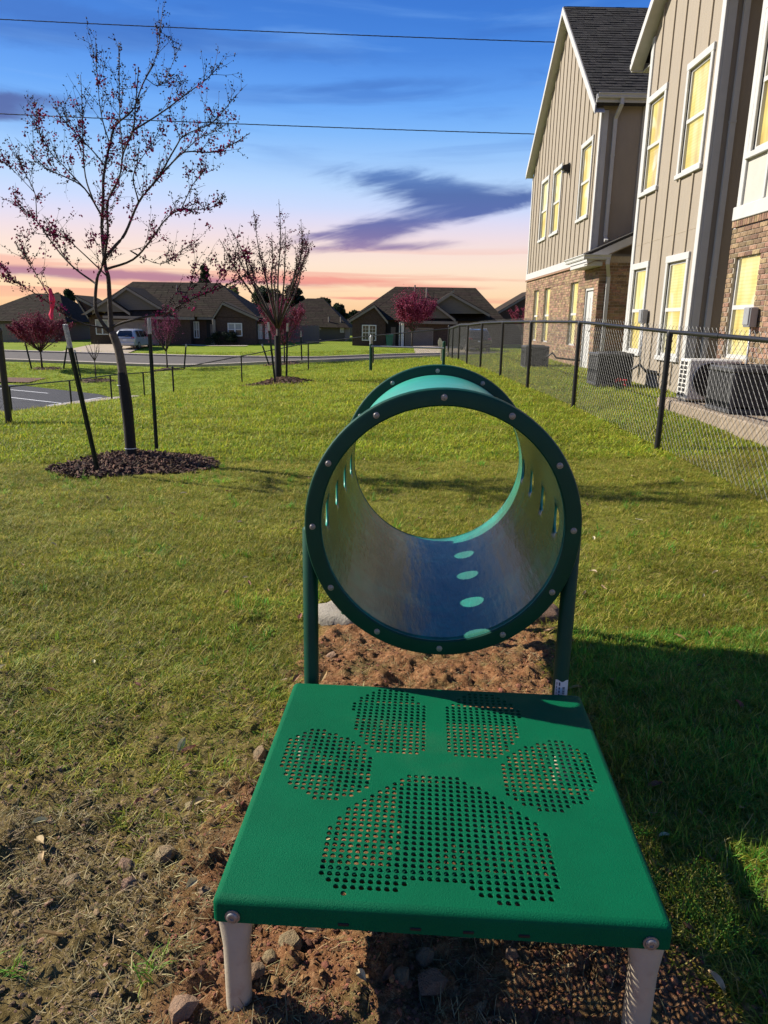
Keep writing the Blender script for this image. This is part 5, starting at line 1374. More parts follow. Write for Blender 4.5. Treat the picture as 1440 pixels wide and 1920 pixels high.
ro = hpart('roof', lambda q: hip(q, xa-.4, xz+.3, 71.7, 85.5, e2, D_[0], C_[0], 78, z2), M_hroof, rh)
shingle_rows(ro, [(A_, B_, C_, D_)])
gable_front(rh, U(702, 574), (xa, e2), (xb, e2), 71.55, 5.0, M_hbrick)
gable_front(rh, Ug(846, 551), Ug(790, 588), Ug(912, 588), 71.2, 5.5, M_hsid)
gable_front(rh, Ug(817, 573), Ug(778, 597), Ug(848, 597), 70.8, 3.0, M_hsid)
xq0, zq0 = U(762, 601, 70.6); xq1, zq1 = U(851, 544, 70.6)
hpart('rake_board', lambda q: q.poly([(xq0, 70.3, zq0), (xq1, 70.3, zq1), (xq1, 70.3, zq1-.2), (xq0, 70.3, zq0-.2)], (0, .07, 0)), M_htrim, rh)
hpart('skirt_roof', lambda q: q.poly([(xc+.0, 70.7, e2-.05), (U(878, 0)[0], 70.7, e2-.05), (U(870, 0)[0], 72.2, e2+.95), (xc+.3, 72.2, e2+.95)], (0, .05, .06)), M_hroof, rh)
hpart('fascia', lambda q: q.box((xc, 70.62, e2-.3), (U(880, 0)[0], 70.69, e2-.04)), M_htrim, rh)
hwindow(rh, U(686, 0)[0], U(712, 0)[0], U(700, 637)[1], U(700, 611)[1], 71.55, blind=False)
garage(rh, U(776, 0)[0], U(829, 0)[0], zq+.3, U(800, 617)[1], 71.15)
hpart('entry_shade_panel', lambda q: q.box((xb+.02, 72.33, zq), (xc+.28, 72.42, e2-.1)), M_dark, rh)  # entry shade painted as a thin black panel, no real recess
d_ = hpart('front_door', lambda q: q.bbox((U(744, 0)[0], 72.26, zq+.15), (U(754, 0)[0], 72.32, zq+2.3), .02), M_gdoor, rh)
hpart('porch_column', lambda q: q.bbox((U(768, 0)[0]-.14, 70.9, zq), (U(768, 0)[0]+.14, 71.18, e2-.3), .03), M_hwin, rh)
hpart('downspout', lambda q: q.bbox((U(762, 0)[0]-.05, 71.3, zq), (U(762, 0)[0]+.05, 71.4, e2-.2), .01), M_hwin, rh)
for u, v in ((800, 545), (904, 590), (778, 540)):
    xx, zz = U(u, v, 76.); hpart('roof_vent', lambda q: q.path([(xx, 76, zz-.7), (xx, 76, zz+.28)], .08, 8), M_htrim, rh)
# middle house behind the board fence
mh = thing('grey_house', 'low house with a brown hip roof behind the board fence between two brick houses', 'house', (-7, 86, -.8))
V8 = lambda u, v: (at(u, v, 86).x, at(u, v, 86).z)
x0, z0 = V8(498, 612); x1, _ = V8(648, 0); zt = V8(600, 566)[1]
hpart('wall', lambda q: q.box((x0, 86, -1.3), (x1, 98, z0)), M_hsid, mh)
ro = hpart('roof', lambda q: hip(q, x0-.5, x1+.6, 85.5, 98.5, z0, V8(560, 0)[0], V8(596, 0)[0], 91, zt+.5), M_hroof, mh)
shingle_rows(ro, [((x0-.5, 85.5, z0), (x1+.6, 85.5, z0), (V8(596, 0)[0], 91, zt+.5), (V8(560, 0)[0], 91, zt+.5))])
hwindow(mh, V8(640, 0)[0], V8(645, 0)[0], V8(640, 622)[1], V8(640, 612)[1], 85.97)
for u in (614, 639): hpart('roof_vent', lambda q: q.path([(V8(u, 0)[0], 86.5, z0+.2), (V8(u, 0)[0], 86.5, z0+1.2)], .09, 8), M_htrim, mh)
lh = thing('grey_house', 'grey house with a hip roof behind the board fence at the far left edge', 'house', (-38, 78, -1.2))
V7 = lambda u, v: (at(u, v, 78).x, at(u, v, 78).z)
x0, z0 = V7(-60, 601); x1, _ = V7(62, 0)
hpart('wall', lambda q: q.box((x0, 78, -1.6), (x1, 90, z0)), M_hsid, lh)
ro = hpart('roof', lambda q: hip(q, x0-.5, x1+.6, 77.4, 90.5, z0, V7(-40, 0)[0], V7(18, 0)[0], 83, V7(10, 556)[1]+.5), M_hroof, lh)
shingle_rows(ro, [((x0-.5, 77.4, z0), (x1+.6, 77.4, z0), (V7(18, 0)[0], 83, V7(10, 556)[1]+.5), (V7(-40, 0)[0], 83, V7(10, 556)[1]+.5))])
hwindow(lh, V7(-4, 0)[0], V7(9, 0)[0], V7(0, 612)[1], V7(0, 602)[1], 77.97, blind=False)
hwindow(lh, V7(21, 0)[0], V7(29, 0)[0], V7(0, 611)[1], V7(0, 603)[1], 77.97, blind=False)
oh = thing('brick_house', 'house mostly hidden behind the apartment building, one pale rake board in view', 'house', (14, 84, -.8))
V9 = lambda u, v: (at(u, v, 84).x, at(u, v, 84).z)
x0 = V9(945, 0)[0]; z0 = V9(945, 598)[1]
hpart('wall', lambda q: q.box((x0, 84, -1.2), (x0+12, 94, z0)), M_hbrick, oh); gable_front(oh, (x0+5, z0+3.0), (x0, z0), (x0+10, z0), 83.9, 8, M_hbrick)
for (u, v, w_, Y) in ((655, 588, 16, 120), (672, 582, 10, 128)):
    b = at(u, 612, Y); tt = at(u, v, Y); fh = thing('far_house', 'distant house roof seen in the gap left of the right brick house' if Y == 120 else 'most distant roof in the same gap, right behind the nearer one', 'house', (b.x, Y, -.8)); hw = w_*Y/F
    hpart('wall', lambda q: q.box((b.x-hw, Y, -1.2), (b.x+hw, Y+8, tt.z-1.7)), M_hsid, fh); hpart('roof', lambda q: hip(q, b.x-hw-.4, b.x+hw+.4, Y-.4, Y+8.4, tt.z-1.7, b.x-hw*.4, b.x+hw*.4, Y+4, tt.z), M_hroof, fh)
# board fences
def board_fence(x0, x1, y, h, label):
    t_ = thing('board_fence', label, 'fence', (x0, y, gz(x0, y)), group='grey wooden board fences between the houses'); n = int((x1-x0)/.145); first = None
    for i in range(n):
        x = x0+i*.145; z = gz(x, y)+random.uniform(-.02, .02)
        if first is None:
            q = MB(); q.poly([(-.068, 0, 0), (.068, 0, 0), (.068, 0, h-.05), (.04, 0, h), (-.04, 0, h), (-.068, 0, h-.05)], (0, .02, 0)); o = q.build('board', M_wood, t_, local=True); first = o.data
        else: o = bpy.data.objects.new('board', first); COL.objects.link(o); o.parent = t_
        o.location = Vector((x, y, z))-ORG[t_.name]; o.rotation_euler = (0, random.uniform(-.008, .008), 0)
    q = MB()
    for zz in (.35, h-.35): q.path([(x0+k*(x1-x0)/6, y+.05, gz(x0+k*(x1-x0)/6, y)+zz) for k in range(7)], .04, 4)
    q.build('rail', M_wood, t_)
board_fence(at(490, 640, 77).x, at(602, 640, 77).x, 77, 1.75, 'weathered board fence in front of the middle house, behind the second redbud')
board_fence(at(-8, 640, 75).x, at(112, 640, 75).x, 75, 1.75, 'weathered board fence in front of the grey house at the far left')
# shrubs at the brick house
for i, (u, Y, r, lab) in enumerate(((404, 70.6, .62, 'dark round shrub under the window of the brown brick house, leftmost of the pair'), (432, 70.7, .62, 'dark round shrub under the window of the brown brick house, rightmost of the pair'))):
    b = at(u, 640, Y); rng = np.random.default_rng(80+i); t_ = thing('shrub', lab, 'shrub', (b.x, Y, gz(b.x, Y)), group='shrubs by the brick house')
    cs_ = [np.array([b.x+rng.normal()*.35, Y+rng.normal()*.25, gz(b.x, Y)+.35+rng.random()*.75]) for _ in range(16)]
    V, Fc, C = leaf_cloud(cs_, [.38]*16, 60, .07, [(.018, .03, .014), (.025, .042, .018)], rng); o = tinted('foliage', V, Fc, C, M_shrub, t_); o['kind'] = 'stuff'
    q = MB()
    for k in range(5): q.path([(b.x, Y, gz(b.x, Y)-.05), (b.x+rng.normal()*.2, Y+rng.normal()*.2, gz(b.x, Y)+.6)], .03, 5)
    q.build('stem', M_bark, t_)
# wheelie bin
b = gpt(730, 652, 68); t_ = thing('wheelie_bin', 'teal wheelie bin beside the grid window of the right brick house', 'bin', b)
x, y, z = b; q = MB(); q.add([(x-.26, y-.28, z+.08), (x+.26, y-.28, z+.08), (x+.26, y+.28, z+.08), (x-.26, y+.28, z+.08), (x-.33, y-.36, z+1.0), (x+.33, y-.36, z+1.0), (x+.33, y+.36, z+1.0), (x-.33, y+.36, z+1.0)], [(0,3,2,1),(4,5,6,7),(0,1,5,4),(1,2,6,5),(2,3,7,6),(3,0,4,7)]); q.build('body', M_bin, t_)
q = MB(); q.bbox((x-.36, y-.4, z+1.01), (x+.36, y+.4, z+1.09), .03); q.build('lid', M_bin, t_)
for s_ in (-1, 1):
    q = MB(); q.path([(x+s_*.3, y+.3, z+.12), (x+s_*.36, y+.3, z+.12)], .12, 14); q.build('wheel', M_tyre, t_)

# ------------------------------------------------------------------ cars
def suv(loc, rz, paint, label):
    """origin at the ground under the rear bumper, heading +y"""
    t_ = thing('parked_car', label, 'car', loc, rz); ORG[t_.name] = Vector((0, 0, 0)); L = 4.6
    st = [  # y, half width sill, half width belt, z sill, z belt, half width roof, z roof
        (0.0, .80, .82, .42, .92, .80, .94), (.06, .86, .88, .34, .98, .84, 1.02), (.16, .89, .90, .30, 1.02, .74, 1.34), (.40, .90, .91, .28, 1.03, .66, 1.60), (.9, .91, .92, .26, 1.02, .65, 1.68),
        (1.9, .91, .92, .26, 1.0, .65, 1.70), (2.6, .91, .92, .26, .98, .64, 1.65), (3.2, .91, .92, .27, .97, .66, 1.30), (3.55, .90, .91, .28, .98, .80, 1.03), (4.2, .86, .86, .32, .86, .76, .90), (4.5, .74, .74, .36, .72, .64, .74), (4.6, .6, .6, .42, .62, .5, .63)]
    q = MB(); rings = []
    for y, ws, wb, zs, zb, wr, zr in st:
        half = [(ws-.12, zs), (ws, zs+.08), (wb, zb-.18), (wb-.01, zb), (wr+.02, zr-.06), (wr-.10, zr), (0, zr+.015)]
        rings.append([(x, y, z) for x, z in half]+[(-x, y, z) for x, z in half[-2::-1]])
    n = len(rings[0])
    for r_ in rings: q.v.extend(r_)
    for i in range(len(rings)-1):
        for j in range(n): q.f.append((i*n+j, (i+1)*n+j, (i+1)*n+(j+1) % n, i*n+(j+1) % n)); q.m.append(0)
    q.f.append(tuple(range(n))); q.f.append(tuple((len(rings)-1)*n+j for j in range(n))[::-1]); q.m += [0, 0]
    q.build('body', paint, t_, auto=38)
    rw = hpart('rear_window', lambda q: q.add([(-.70, .045, 1.06), (.70, .045, 1.06), (.62, .138, 1.345), (-.62, .138, 1.345), (.55, .325, 1.565), (-.55, .325, 1.565)], [(0, 1, 2, 3), (3, 2, 4, 5)]), M_tint, t_)
    hpart('wiper', lambda q: q.path([(0, .03, 1.08), (.32, .05, 1.16)], .012, 5), M_dark, rw)
    for s_ in (-1, 1):
        for ya, yb, wa in ((.55, 1.25, .0), (1.33, 2.15, 0), (2.23, 3.0, 1)):
            zt_ = 1.55; x0_, x1_ = .915, .70; pts = [(s_*(x0_+.004), ya, 1.05), (s_*(x0_+.004), yb+(.15 if wa else 0), 1.03), (s_*(x1_+.006), yb-(.25 if wa else 0), zt_), (s_*(x1_+.006), ya+(.12 if ya < 1 else 0), zt_)]
            hpart('side_window', lambda q: q.add(pts, [(0, 1, 2, 3) if s_ > 0 else (3, 2, 1, 0)]), M_tint, t_)
        hpart('tail_light', lambda q: q.add([(s_*.56, -.006, .90), (s_*.84, .02, .90), (s_*.912, .30, .95), (s_*.90, .28, 1.06), (s_*.80, .045, 1.06), (s_*.60, .012, 1.02)], [(0, 1, 4, 5), (1, 2, 3, 4)] if s_ > 0 else [(5, 4, 1, 0), (4, 3, 2, 1)]), M_tail, t_)
        hpart('mirror', lambda q: q.bbox((min(s_*.93, s_*1.10), 2.95, 1.0), (max(s_*.93, s_*1.10), 3.08, 1.14), .03), paint, t_)
        hpart('door_handle', lambda q: q.bbox((min(s_*.905, s_*.93), 1.40, .86), (max(s_*.905, s_*.93), 1.56, .89), .008), M_alloy, t_)
        for y in (.86, 3.62):
            w_ = MB(); Mr = Matrix.Rotation(s_*math.pi/2, 3, 'Y'); w_.lathe([(.18, .02), (.30, .02), (.345, -.02), (.345, -.18), (.30, -.22), (.0, -.22)], (s_*.90, y, .345), n=24, M=Mr); wo_ = w_.build('wheel', M_tyre, t_, auto=40)
            w_ = MB(); w_.lathe([(0, .0), (.06, .01), (.06, .0), (.20, -.015), (.20, .01), (.22, .015), (.22, -.03)], (s_*.915, y, .345), n=20, M=Mr); w_.build('rim', M_alloy, wo_)
    hpart('bumper', lambda q: q.bbox((-.84, -.06, .36), (.84, .10, .62), .05), paint, t_)
    hpart('number_plate', lambda q: q.bbox((-.16, -.012, .74), (.16, .012, .86), .004), M_white, t_)
    for s_ in (-1, 1): hpart('roof_rail', lambda q: q.path([(s_*.60, .6, 1.68), (s_*.60, .8, 1.74), (s_*.60, 2.3, 1.74), (s_*.60, 2.5, 1.68)], .018, 6), M_alloy, t_)
    return t_
cx, cy = at(235, 655, 63.5).x, 63.5
suv((cx, cy, gz(cx, cy)+.07), R(-3), M_silver, 'silver car with red tail lights parked on the drive of the brown brick house')
cx, cy = at(899, 660, 56).x, 56.0
suv((cx, cy, gz(cx, cy)+.05), R(4), M_blackcar, 'black car seen from behind through the right fence, in front of the right house')

# ------------------------------------------------------------------ jump bar at the far end of the dog park
jl, jr = at(695, 697, 22), at(831, 690, 22); zj = gz(.5, 22)
t_ = thing('jump_bar', 'low hurdle with a level bar between two short posts, beyond the tunnel', 'jump', (jl.x, 22, gz(jl.x, 22)))
for x, top, mm, nm in ((jl.x, .76, M_greend, 'post'), (jr.x, .86, M_greend, 'post')):
    q = MB(); q.path([(x, 22, zj-.2), (x, 22, zj+top)], .047, 14); po_ = q.build(nm, mm, t_, auto=50)
    q = MB(); q.lathe([(.05, -.02), (.05, .01), (.035, .03), (0, .035)], (x, 22, zj+top), n=14); q.build('cap', mm, po_, auto=50)
q = MB(); q.path([(jl.x, 22, zj+.76), (jl.x, 22, zj+.98)], .04, 12); q.path([(jl.x, 22, zj+.98), (jl.x, 22, zj+1.04)], [.04, .01], 12); q.build('pole_extension', M_box, t_, auto=50)
q = MB(); q.path([(jl.x, 21.96, zj+.71), (jr.x, 21.96, zj+.69)], .026, 12); q.build('bar', M_box, t_, auto=50)
# cream ragged sheet at its right post
def sheet_shape():
    pts = [(826, 676), (826, 655), (822, 648), (821, 641), (824, 634), (826, 634), (829, 640), (833, 647), (837, 652), (840, 657), (841, 664), (840, 668), (838, 661), (836, 660), (837, 668), (834, 670), (832, 664), (829, 668), (829, 677)]
    q = MB(); P_ = [at(u, v, 22.4) for u, v in pts]; q.poly([(p.x, 22.4, p.z) for p in P_], (0, .03, 0)); return q
o = sheet_shape().build('ragged_sheet', M_cream); tag(o, 'cream ragged-edged sheet standing behind the right post of the jump bar', 'sheet'); rebase(o, (jr.x, 22.4, gz(jr.x, 22.4)))

# ------------------------------------------------------------------ overhead wires (two twisted service cables)
def wire(a, b, sag, label, r=.017):
    a, b = Vector(a), Vector(b); L = (b-a).length; q = MB(); n = 220
    for ph in (0, 2.09, 4.19):
        pts = []
        for i in range(n+1):
            f = i/n; p = a.lerp(b, f); w = ph+f*L/1.5*2*math.pi; p.z -= sag*4*f*(1-f); p = p+Vector((0, math.cos(w), math.sin(w)))*r*.75; pts.append(p)
        q.path(pts, r*.72, 4, cap=False)
    o = q.build('power_line', M_cable); rebase(o, a); tag(o, label, 'cable', 'twisted cables across the sky')
pa, pb = at(0, 25, 38), at(1040, 73, 38); dv = (pb-pa)
wire(pa-dv*.9, pb+dv*.35, .25, 'upper black twisted cable across the top of the sky')
pa, pb = at(0, 203, 38), at(1000, 245, 38); dv = (pb-pa)
wire(pa-dv*.9, pb+dv*.4, .25, 'lower black twisted cable passing behind the nearest tree')

# ------------------------------------------------------------------ grass, straw, pebbles (uncountable: scattered stuff)
def blade(V, Fc, C, rng, root, az, L, w, lean, curl, col):
    """one bent grass blade: 3 segments, tapering"""
    d = np.array([math.cos(az), math.sin(az), 0]); s = np.array([-d[1], d[0], 0]); p = np.array(root, float); a = lean; o = len(V)
    for k in range(4):
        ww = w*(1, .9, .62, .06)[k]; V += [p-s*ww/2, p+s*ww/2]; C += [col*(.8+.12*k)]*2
        if k < 3: p = p+(d*math.sin(a)+np.array([0, 0, math.cos(a)]))*L/3; a += curl
    for k in range(3): Fc.append((o+2*k, o+2*k+1, o+2*k+3, o+2*k+2))
def tuft(name, seed, n, spread, L, w, lean, curl, cols, wts):
    rng = np.random.default_rng(seed); V = []; Fc = []; C = []; cols = np.array(cols)
    for _ in range(n):
        r = spread*math.sqrt(rng.random()); a = rng.uniform(0, 6.28)
        blade(V, Fc, C, rng, (r*math.cos(a), r*math.sin(a), -.004), rng.uniform(0, 6.28), L*rng.uniform(.5, 1.3), w*rng.uniform(.7, 1.3), abs(rng.normal(lean, .35)), rng.normal(curl, .25), cols[rng.choice(len(cols), p=wts)]*rng.uniform(.75, 1.25))
    return V, Fc, C
def make_coll(name, items, m):
    c = bpy.data.collections.new(name)
    for i, (V, Fc, C) in enumerate(items):
        me = bpy.data.meshes.new(name); me.from_pydata([tuple(v) for v in V], [], [tuple(f) for f in Fc]); me.update()
        a = me.color_attributes.new('tint', 'FLOAT_COLOR', 'POINT'); a.data.foreach_set('color', np.c_[np.array(C, np.float32), np.ones(len(C), np.float32)].ravel())
        me.materials.append(m); o = bpy.data.objects.new(name, me); c.objects.link(o)
    return c
def scatter(name, label, xy, scl, coll, nvar, tilt=.0, sink=0., rng=RNG):
    n = len(xy); z = G0(xy[:, 0], xy[:, 1])+relief(xy[:, 0], xy[:, 1])-sink
    me = bpy.data.meshes.new(name); me.vertices.add(n); me.vertices.foreach_set('co', np.c_[xy, z].astype(np.float32).ravel())
    rot = np.c_[rng.normal(size=(n, 2))*tilt, rng.uniform(0, 6.283, n)].astype(np.float32)
    a = me.attributes.new('rot', 'FLOAT_VECTOR', 'POINT'); a.data.foreach_set('vector', rot.ravel())
    a = me.attributes.new('scl', 'FLOAT', 'POINT'); a.data.foreach_set('value', scl.astype(np.float32))
    a = me.attributes.new('idx', 'INT', 'POINT'); a.data.foreach_set('value', rng.integers(0, nvar, n).astype(np.int32))
    me.update(); o = bpy.data.objects.new(name, me); COL.objects.link(o); o['kind'] = 'stuff'; o['label'] = label
    g = bpy.data.node_groups.new(name, 'GeometryNodeTree')
    g.interface.new_socket('Geometry', in_out='INPUT', socket_type='NodeSocketGeometry'); g.interface.new_socket('Geometry', in_out='OUTPUT', socket_type='NodeSocketGeometry')
    N = g.nodes; gi = N.new('NodeGroupInput'); go = N.new('NodeGroupOutput'); ip = N.new('GeometryNodeInstanceOnPoints'); ci = N.new('GeometryNodeCollectionInfo')
    ci.inputs['Collection'].default_value = coll; ci.inputs['Separate Children'].default_value = True; ci.inputs['Reset Children'].default_value = True
    def na(nm, typ): k = N.new('GeometryNodeInputNamedAttribute'); k.data_type = typ; k.inputs['Name'].default_value = nm; return [s for s in k.outputs if s.enabled and s.name == 'Attribute'][0]
    lk = g.links.new
    lk(gi.outputs[0], ip.inputs['Points']); lk(ci.outputs[0], ip.inputs['Instance']); ip.inputs['Pick Instance'].default_value = True
    lk(na('idx', 'INT'), ip.inputs['Instance Index']); lk(na('rot', 'FLOAT_VECTOR'), ip.inputs['Rotation']); lk(na('scl', 'FLOAT'), ip.inputs['Scale']); lk(ip.outputs[0], go.inputs[0])
    md = o.modifiers.new('scatter', 'NODES'); md.node_group = g; return o
GC = [(.26, .295, .020), (.35, .335, .034), (.50, .41, .10), (.16, .22, .018), (.10, .21, .018)]
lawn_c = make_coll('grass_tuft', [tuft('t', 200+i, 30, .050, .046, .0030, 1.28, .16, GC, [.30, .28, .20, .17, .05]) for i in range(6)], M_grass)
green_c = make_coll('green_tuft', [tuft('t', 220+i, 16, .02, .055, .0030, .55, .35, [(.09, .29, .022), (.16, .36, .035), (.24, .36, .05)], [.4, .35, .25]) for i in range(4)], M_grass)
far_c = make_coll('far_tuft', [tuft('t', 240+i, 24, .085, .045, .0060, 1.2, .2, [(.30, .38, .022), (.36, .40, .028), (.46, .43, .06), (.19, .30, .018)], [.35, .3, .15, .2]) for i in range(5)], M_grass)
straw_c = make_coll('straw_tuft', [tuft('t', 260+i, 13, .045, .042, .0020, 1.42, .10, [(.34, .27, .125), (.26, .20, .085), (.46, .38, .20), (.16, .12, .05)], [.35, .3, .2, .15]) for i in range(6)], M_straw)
def frustum(n, y0, y1, pw, rng=RNG, margin=1.14):
    """points spread over the ground in view and a little around it, denser nearby"""
    u = rng.random(n); y = (y0**(1-pw)+(y1**(1-pw)-y0**(1-pw))*u)**(1/(1-pw)) if abs(pw-1) > 1e-6 else y0*(y1/y0)**u
    hw = .56*y*margin+.25; return np.c_[rng.uniform(-1, 1, n)*hw, y]
def blocked(p):
    x, y = p[:, 0], p[:, 1]
    b = inpoly(x, y, PL) | (((x+2.52)/.84)**2+((y-7.15)/.60)**2 < 1) | (((x+2.47)/.76)**2+((y-16.9)/.56)**2 < 1)
    b |= (x > 3.95) & (y > 5.5) & (y < 10.8) & (x < 4.95); b |= (x > 4.97) & (y < 28); b |= (np.hypot(x+.17, (y-3.36)*1.2) < .17) | (np.hypot(x-.74, (y-3.40)*1.2) < .15)
    b |= (x < -12.5) & (y > 19.5) & (y < 35) & (x > -14)
    return b
def keep(p, f): k = (RNG.random(len(p)) < f) & ~blocked(p); return p[k]
# near lawn
p = frustum(60000, 1.0, 7.5, .55); b, r = soil(p[:, 0], p[:, 1]); patch = fbm(p[:, 0]*2.2, p[:, 1]*2.2, 5)
f = np.clip((1-b)**1.25*1.1-.02, 0, 1)*(.45+.9*sst(patch, .25, .62)); f = np.where(b > .93, .0, f)
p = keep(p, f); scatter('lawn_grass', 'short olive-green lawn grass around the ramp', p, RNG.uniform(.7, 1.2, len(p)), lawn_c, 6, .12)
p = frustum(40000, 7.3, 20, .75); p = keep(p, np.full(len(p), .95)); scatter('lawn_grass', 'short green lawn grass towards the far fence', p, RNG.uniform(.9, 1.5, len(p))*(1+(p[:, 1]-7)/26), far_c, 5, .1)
p = frustum(52000, 19, 62, 1.0); p = keep(p, np.full(len(p), .95))
rl = np.array(RL); ry = np.interp(p[:, 0], rl[:, 0], rl[:, 1]); k = (np.abs(p[:, 1]-ry) > 4.4); p = p[k]
scatter('lawn_grass', 'bright green grass beyond the far fence', p, RNG.uniform(1.3, 2.2, len(p))*(1+(p[:, 1]-19)/40), far_c, 5, .1)
p = frustum(9000, 1.0, 7.5, .5); b, r = soil(p[:, 0], p[:, 1]); cl_ = fbm(p[:, 0]*3.1, p[:, 1]*3.1, 2); f = np.where(b > .35, .10, .5)*sst(cl_, .5, .68)*(r < .6)
p = keep(p, f); scatter('green_grass_tuft', 'fresher green tufts in the thin lawn', p, RNG.uniform(.6, 1.2, len(p)), green_c, 4, .1)
# right side below the tunnel is thinly grassed; tuft green is raised to lighten the shade
p = np.c_[RNG.uniform(.5, 2.1, 7000), RNG.uniform(.85, 3.2, 7000)]; b, r = soil(p[:, 0], p[:, 1]); p = keep(p, np.clip(.75-b*.45, 0, 1)*(r < .5)); scatter('green_grass_tuft', 'thin dark green grass in the shade right of the ramp', p, RNG.uniform(.6, 1.1, len(p)), green_c, 4, .2)
p = frustum(34000, .95, 6.0, .5); b, r = soil(p[:, 0], p[:, 1]); cl_ = fbm(p[:, 0]*4, p[:, 1]*4, 6); f = np.where(b > .25, .62*sst(cl_, .30, .62), .22)*(1-.5*sst(r, .3, .8))
p = keep(p, f); scatter('dry_straw', 'dry straw and dead grass stems lying on the soil', p, RNG.uniform(.45, 1.15, len(p)), straw_c, 6, .25)
# pebbles and clods
def pebble(seed, m):
    rng = np.random.default_rng(seed); q = MB(); t = (1+5**.5)/2
    V = np.array([(-1,t,0),(1,t,0),(-1,-t,0),(1,-t,0),(0,-1,t),(0,1,t),(0,-1,-t),(0,1,-t),(t,0,-1),(t,0,1),(-t,0,-1),(-t,0,1)], float)/1.9
    V = V*(1+rng.normal(size=(12, 1))*.16)*np.array([1, rng.uniform(.6, .95), rng.uniform(.4, .7)])
    Fc = [(0,11,5),(0,5,1),(0,1,7),(0,7,10),(0,10,11),(1,5,9),(5,11,4),(11,10,2),(10,7,6),(7,1,8),(3,9,4),(3,4,2),(3,2,6),(3,6,8),(3,8,9),(4,9,5),(2,4,11),(6,2,10),(8,6,7),(9,8,1)]
    return V, Fc
peb_c = bpy.data.collections.new('pebble'); pebr_c = bpy.data.collections.new('red_pebble')
M_pebr = mat('red_soil_crumb', (.25, .115, .052), .9, .35, 40, objrand=.6, bump=.5, bscale=120)
for i in range(7):
    V, Fc = pebble(300+i, None); me = bpy.data.meshes.new('pebble'); me.from_pydata(V.tolist(), [], Fc); me.update(); me.materials.append(M_peb); peb_c.objects.link(bpy.data.objects.new('pebble', me)); me = me.copy(); me.materials.clear(); me.materials.append(M_pebr); pebr_c.objects.link(bpy.data.objects.new('red_pebble', me))
p = frustum(190000, .9, 5.0, .4); b, r = soil(p[:, 0], p[:, 1]); cl_ = fbm(p[:, 0]*6, p[:, 1]*6, 1); p = keep(p, np.clip(b, 0, 1)**1.5*(.3+.7*sst(cl_, .35, .6)))
redz = soil(p[:, 0], p[:, 1])[1] > .45
for sel, cc_, lab in ((~redz, peb_c, 'small tan stones and soil crumbs scattered over the bare brown soil'), (redz, pebr_c, 'reddish crumbs and grit on the turned clay under the ramp and tunnel')):
    scatter('gravel', lab, p[sel], np.exp(RNG.normal(-5.9, .55, sel.sum())).clip(.0015, .015), cc_, 7, .4)
# larger stones, each its own
def rock(u, v, w_px, label, seed, flat=.6, tall=1.):
    p = gp(u, v, .01); z = gzr(p.x, p.y); Yd = (Vector((p.x, p.y, z))-Vector((0, 0, H))).length; r = w_px/F*Yd*.5
    rng = np.random.default_rng(seed); V, Fc = pebble(seed, None)
    # one subdivision with roughness
    V = [np.array(v_) for v_ in V]; mid = {}; F2 = []
    def md(a, b):
        k = (min(a, b), max(a, b))
        if k not in mid: mid[k] = len(V); m_ = (V[a]+V[b])/2; V.append(m_*(1.06+rng.normal()*.05)+rng.normal(size=3)*.02)
        return mid[k]
    for a, b, c in Fc: x, y, zz = md(a, b), md(b, c), md(c, a); F2 += [(a, x, zz), (b, y, x), (c, zz, y), (x, y, zz)]
    w = rng.uniform(0, 6.28); co, si = math.cos(w), math.sin(w)
    P_ = [(v_[0]*co-v_[1]*si, v_[0]*si+v_[1]*co, v_[2]*flat/.6*tall) for v_ in V]
    q = MB(); q.add([(p.x+a*r, p.y+b*r, z+c*r+r*.10) for a, b, c in P_], F2); o = q.build('rock', M_rock, auto=28); rebase(o, (p.x, p.y, z)); tag(o, label, 'rock', 'loose stones in the soil')
for a in [(545, 1768, 56, 'largest tan stone below the front edge of the green deck'), (505, 1792, 30, 'stone just left of the largest tan stone below the green deck'), (700, 1752, 26, 'upright tan stone tucked under the middle of the green deck'),
          (814, 1836, 60, 'long flat stone in the shade under the green deck'), (752, 1830, 42, 'dark stone at the edge of the shade under the green deck'), (797, 1788, 40, 'grey stone in the shade just below the green deck front edge'), (474, 1838, 44, 'flat tan stone right of the left beige leg'),
          (342, 1902, 46, 'pale stone at the bottom edge, left of the left beige leg'), (236, 1656, 34, 'block-shaped pale stone on the bare soil at the left'), (134, 1654, 30, 'tan stone at the far left near the bottom'), (238, 1612, 40, 'reddish clod-like stone above the pale block at the left'),
          (310, 1592, 52, 'long reddish flat stone left of the deck corner'), (358, 1502, 24, 'small grey stone on the straw left of the deck'), (380, 1668, 22, 'small grey-green stone right beside the left deck edge'), (958, 1795, 24, 'stone in the dappled shade below the right half of the deck'), (900, 1888, 26, 'upright pale stone in the shade near the bottom edge'),
          (486, 1412, 44, 'pale flat stone half under the left rim of the deck'), (622, 1226, 22, 'small grey stone on the red soil under the tunnel')]:
    rock(*a, seed=400+a[0])

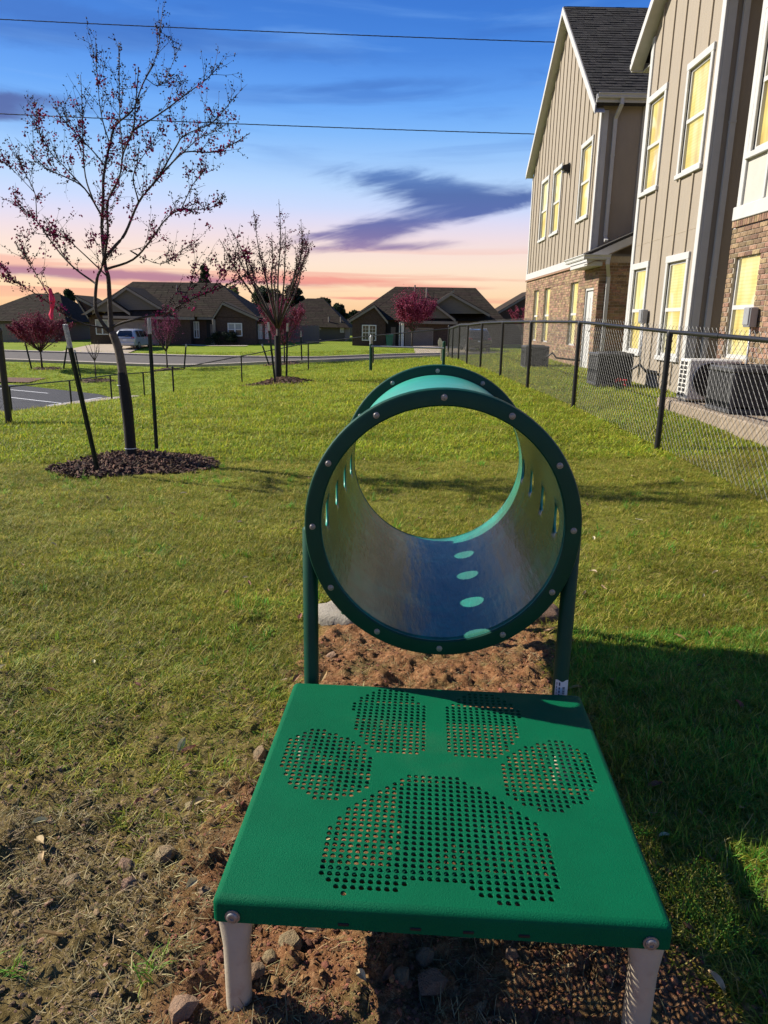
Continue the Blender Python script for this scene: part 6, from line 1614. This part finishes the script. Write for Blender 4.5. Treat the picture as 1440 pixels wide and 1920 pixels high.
# fallen leaves and a small red-flowered weed by the wall
def leaf_piece(seed):
    rng = np.random.default_rng(seed); V = []; Fc = []; L = .022; n = 5
    for i in range(n+1):
        f = i/n; w = L*.42*math.sin(math.pi*min(1, f*.94+.03))**.8; z = .006*math.sin(f*3+seed)+.003
        V += [(-w, L*(f-.5)*2, z+.005), (0, L*(f-.5)*2, z), (w, L*(f-.5)*2, z+.006)]
    for i in range(n):
        for j in (0, 1): Fc.append((3*i+j, 3*i+j+1, 3*i+j+4, 3*i+j+3))
    c = np.array([(.42, .30, .16), (.30, .17, .08), (.50, .42, .25), (.22, .10, .06)][seed % 4]); return V, Fc, [c*rng.uniform(.8, 1.2) for _ in V]
dead_c = make_coll('dead_leaf', [leaf_piece(i) for i in range(8)], M_straw)
p = frustum(420, 1.2, 8.5, .6); p = keep(p, np.full(len(p), .55)); scatter('fallen_leaf', 'dry fallen leaves lying here and there on the lawn', p, RNG.uniform(.6, 1.3, len(p)), dead_c, 8, .3, sink=-.012)
b = gpt(1161, 716, 13.2); rng = np.random.default_rng(9); t_ = thing('red_flower', 'small red-flowered weed in the grass in front of the middle cooling unit', 'flower', b)
q = MB(); tips = []
for k in range(7):
    a = rng.uniform(0, 6.28); e = np.array(b)+np.array([.11*math.cos(a), .11*math.sin(a), rng.uniform(.08, .2)]); q.path([b, (np.array(b)+e)/2+np.array([0, 0, .03]), e], [.005, .004, .003], 4); tips.append(e)
q.build('stem', M_stake, t_)
V, Fc, C = leaf_cloud([np.array(b)+np.array([0, 0, .06])], [.12], 40, .028, [(.06, .11, .025), (.09, .13, .03)], rng); o = tinted('leaves', V, Fc, C, M_leafd, t_); o['kind'] = 'stuff'
V, Fc, C = buds([e+rng.normal(size=3)*.012 for e in tips[:4] for _ in range(5)], .018, [(.6, .02, .03), (.5, .04, .02)], rng); o = tinted('petal', V, Fc, C, M_bloom, t_); o['kind'] = 'stuff'

p = frustum(2600, 1.6, 14, .7); k = fbm(p[:, 0]*1.1+3, p[:, 1]*1.1, 7); b_, r_ = soil(p[:, 0], p[:, 1]); p = keep(p, sst(k, .56, .70)*(b_ < .5)); scatter('weed_clump', 'slightly taller darker weed clumps in the lawn', p, RNG.uniform(.7, 1.35, len(p))*(1+p[:, 1]/22), green_c, 4, .15)
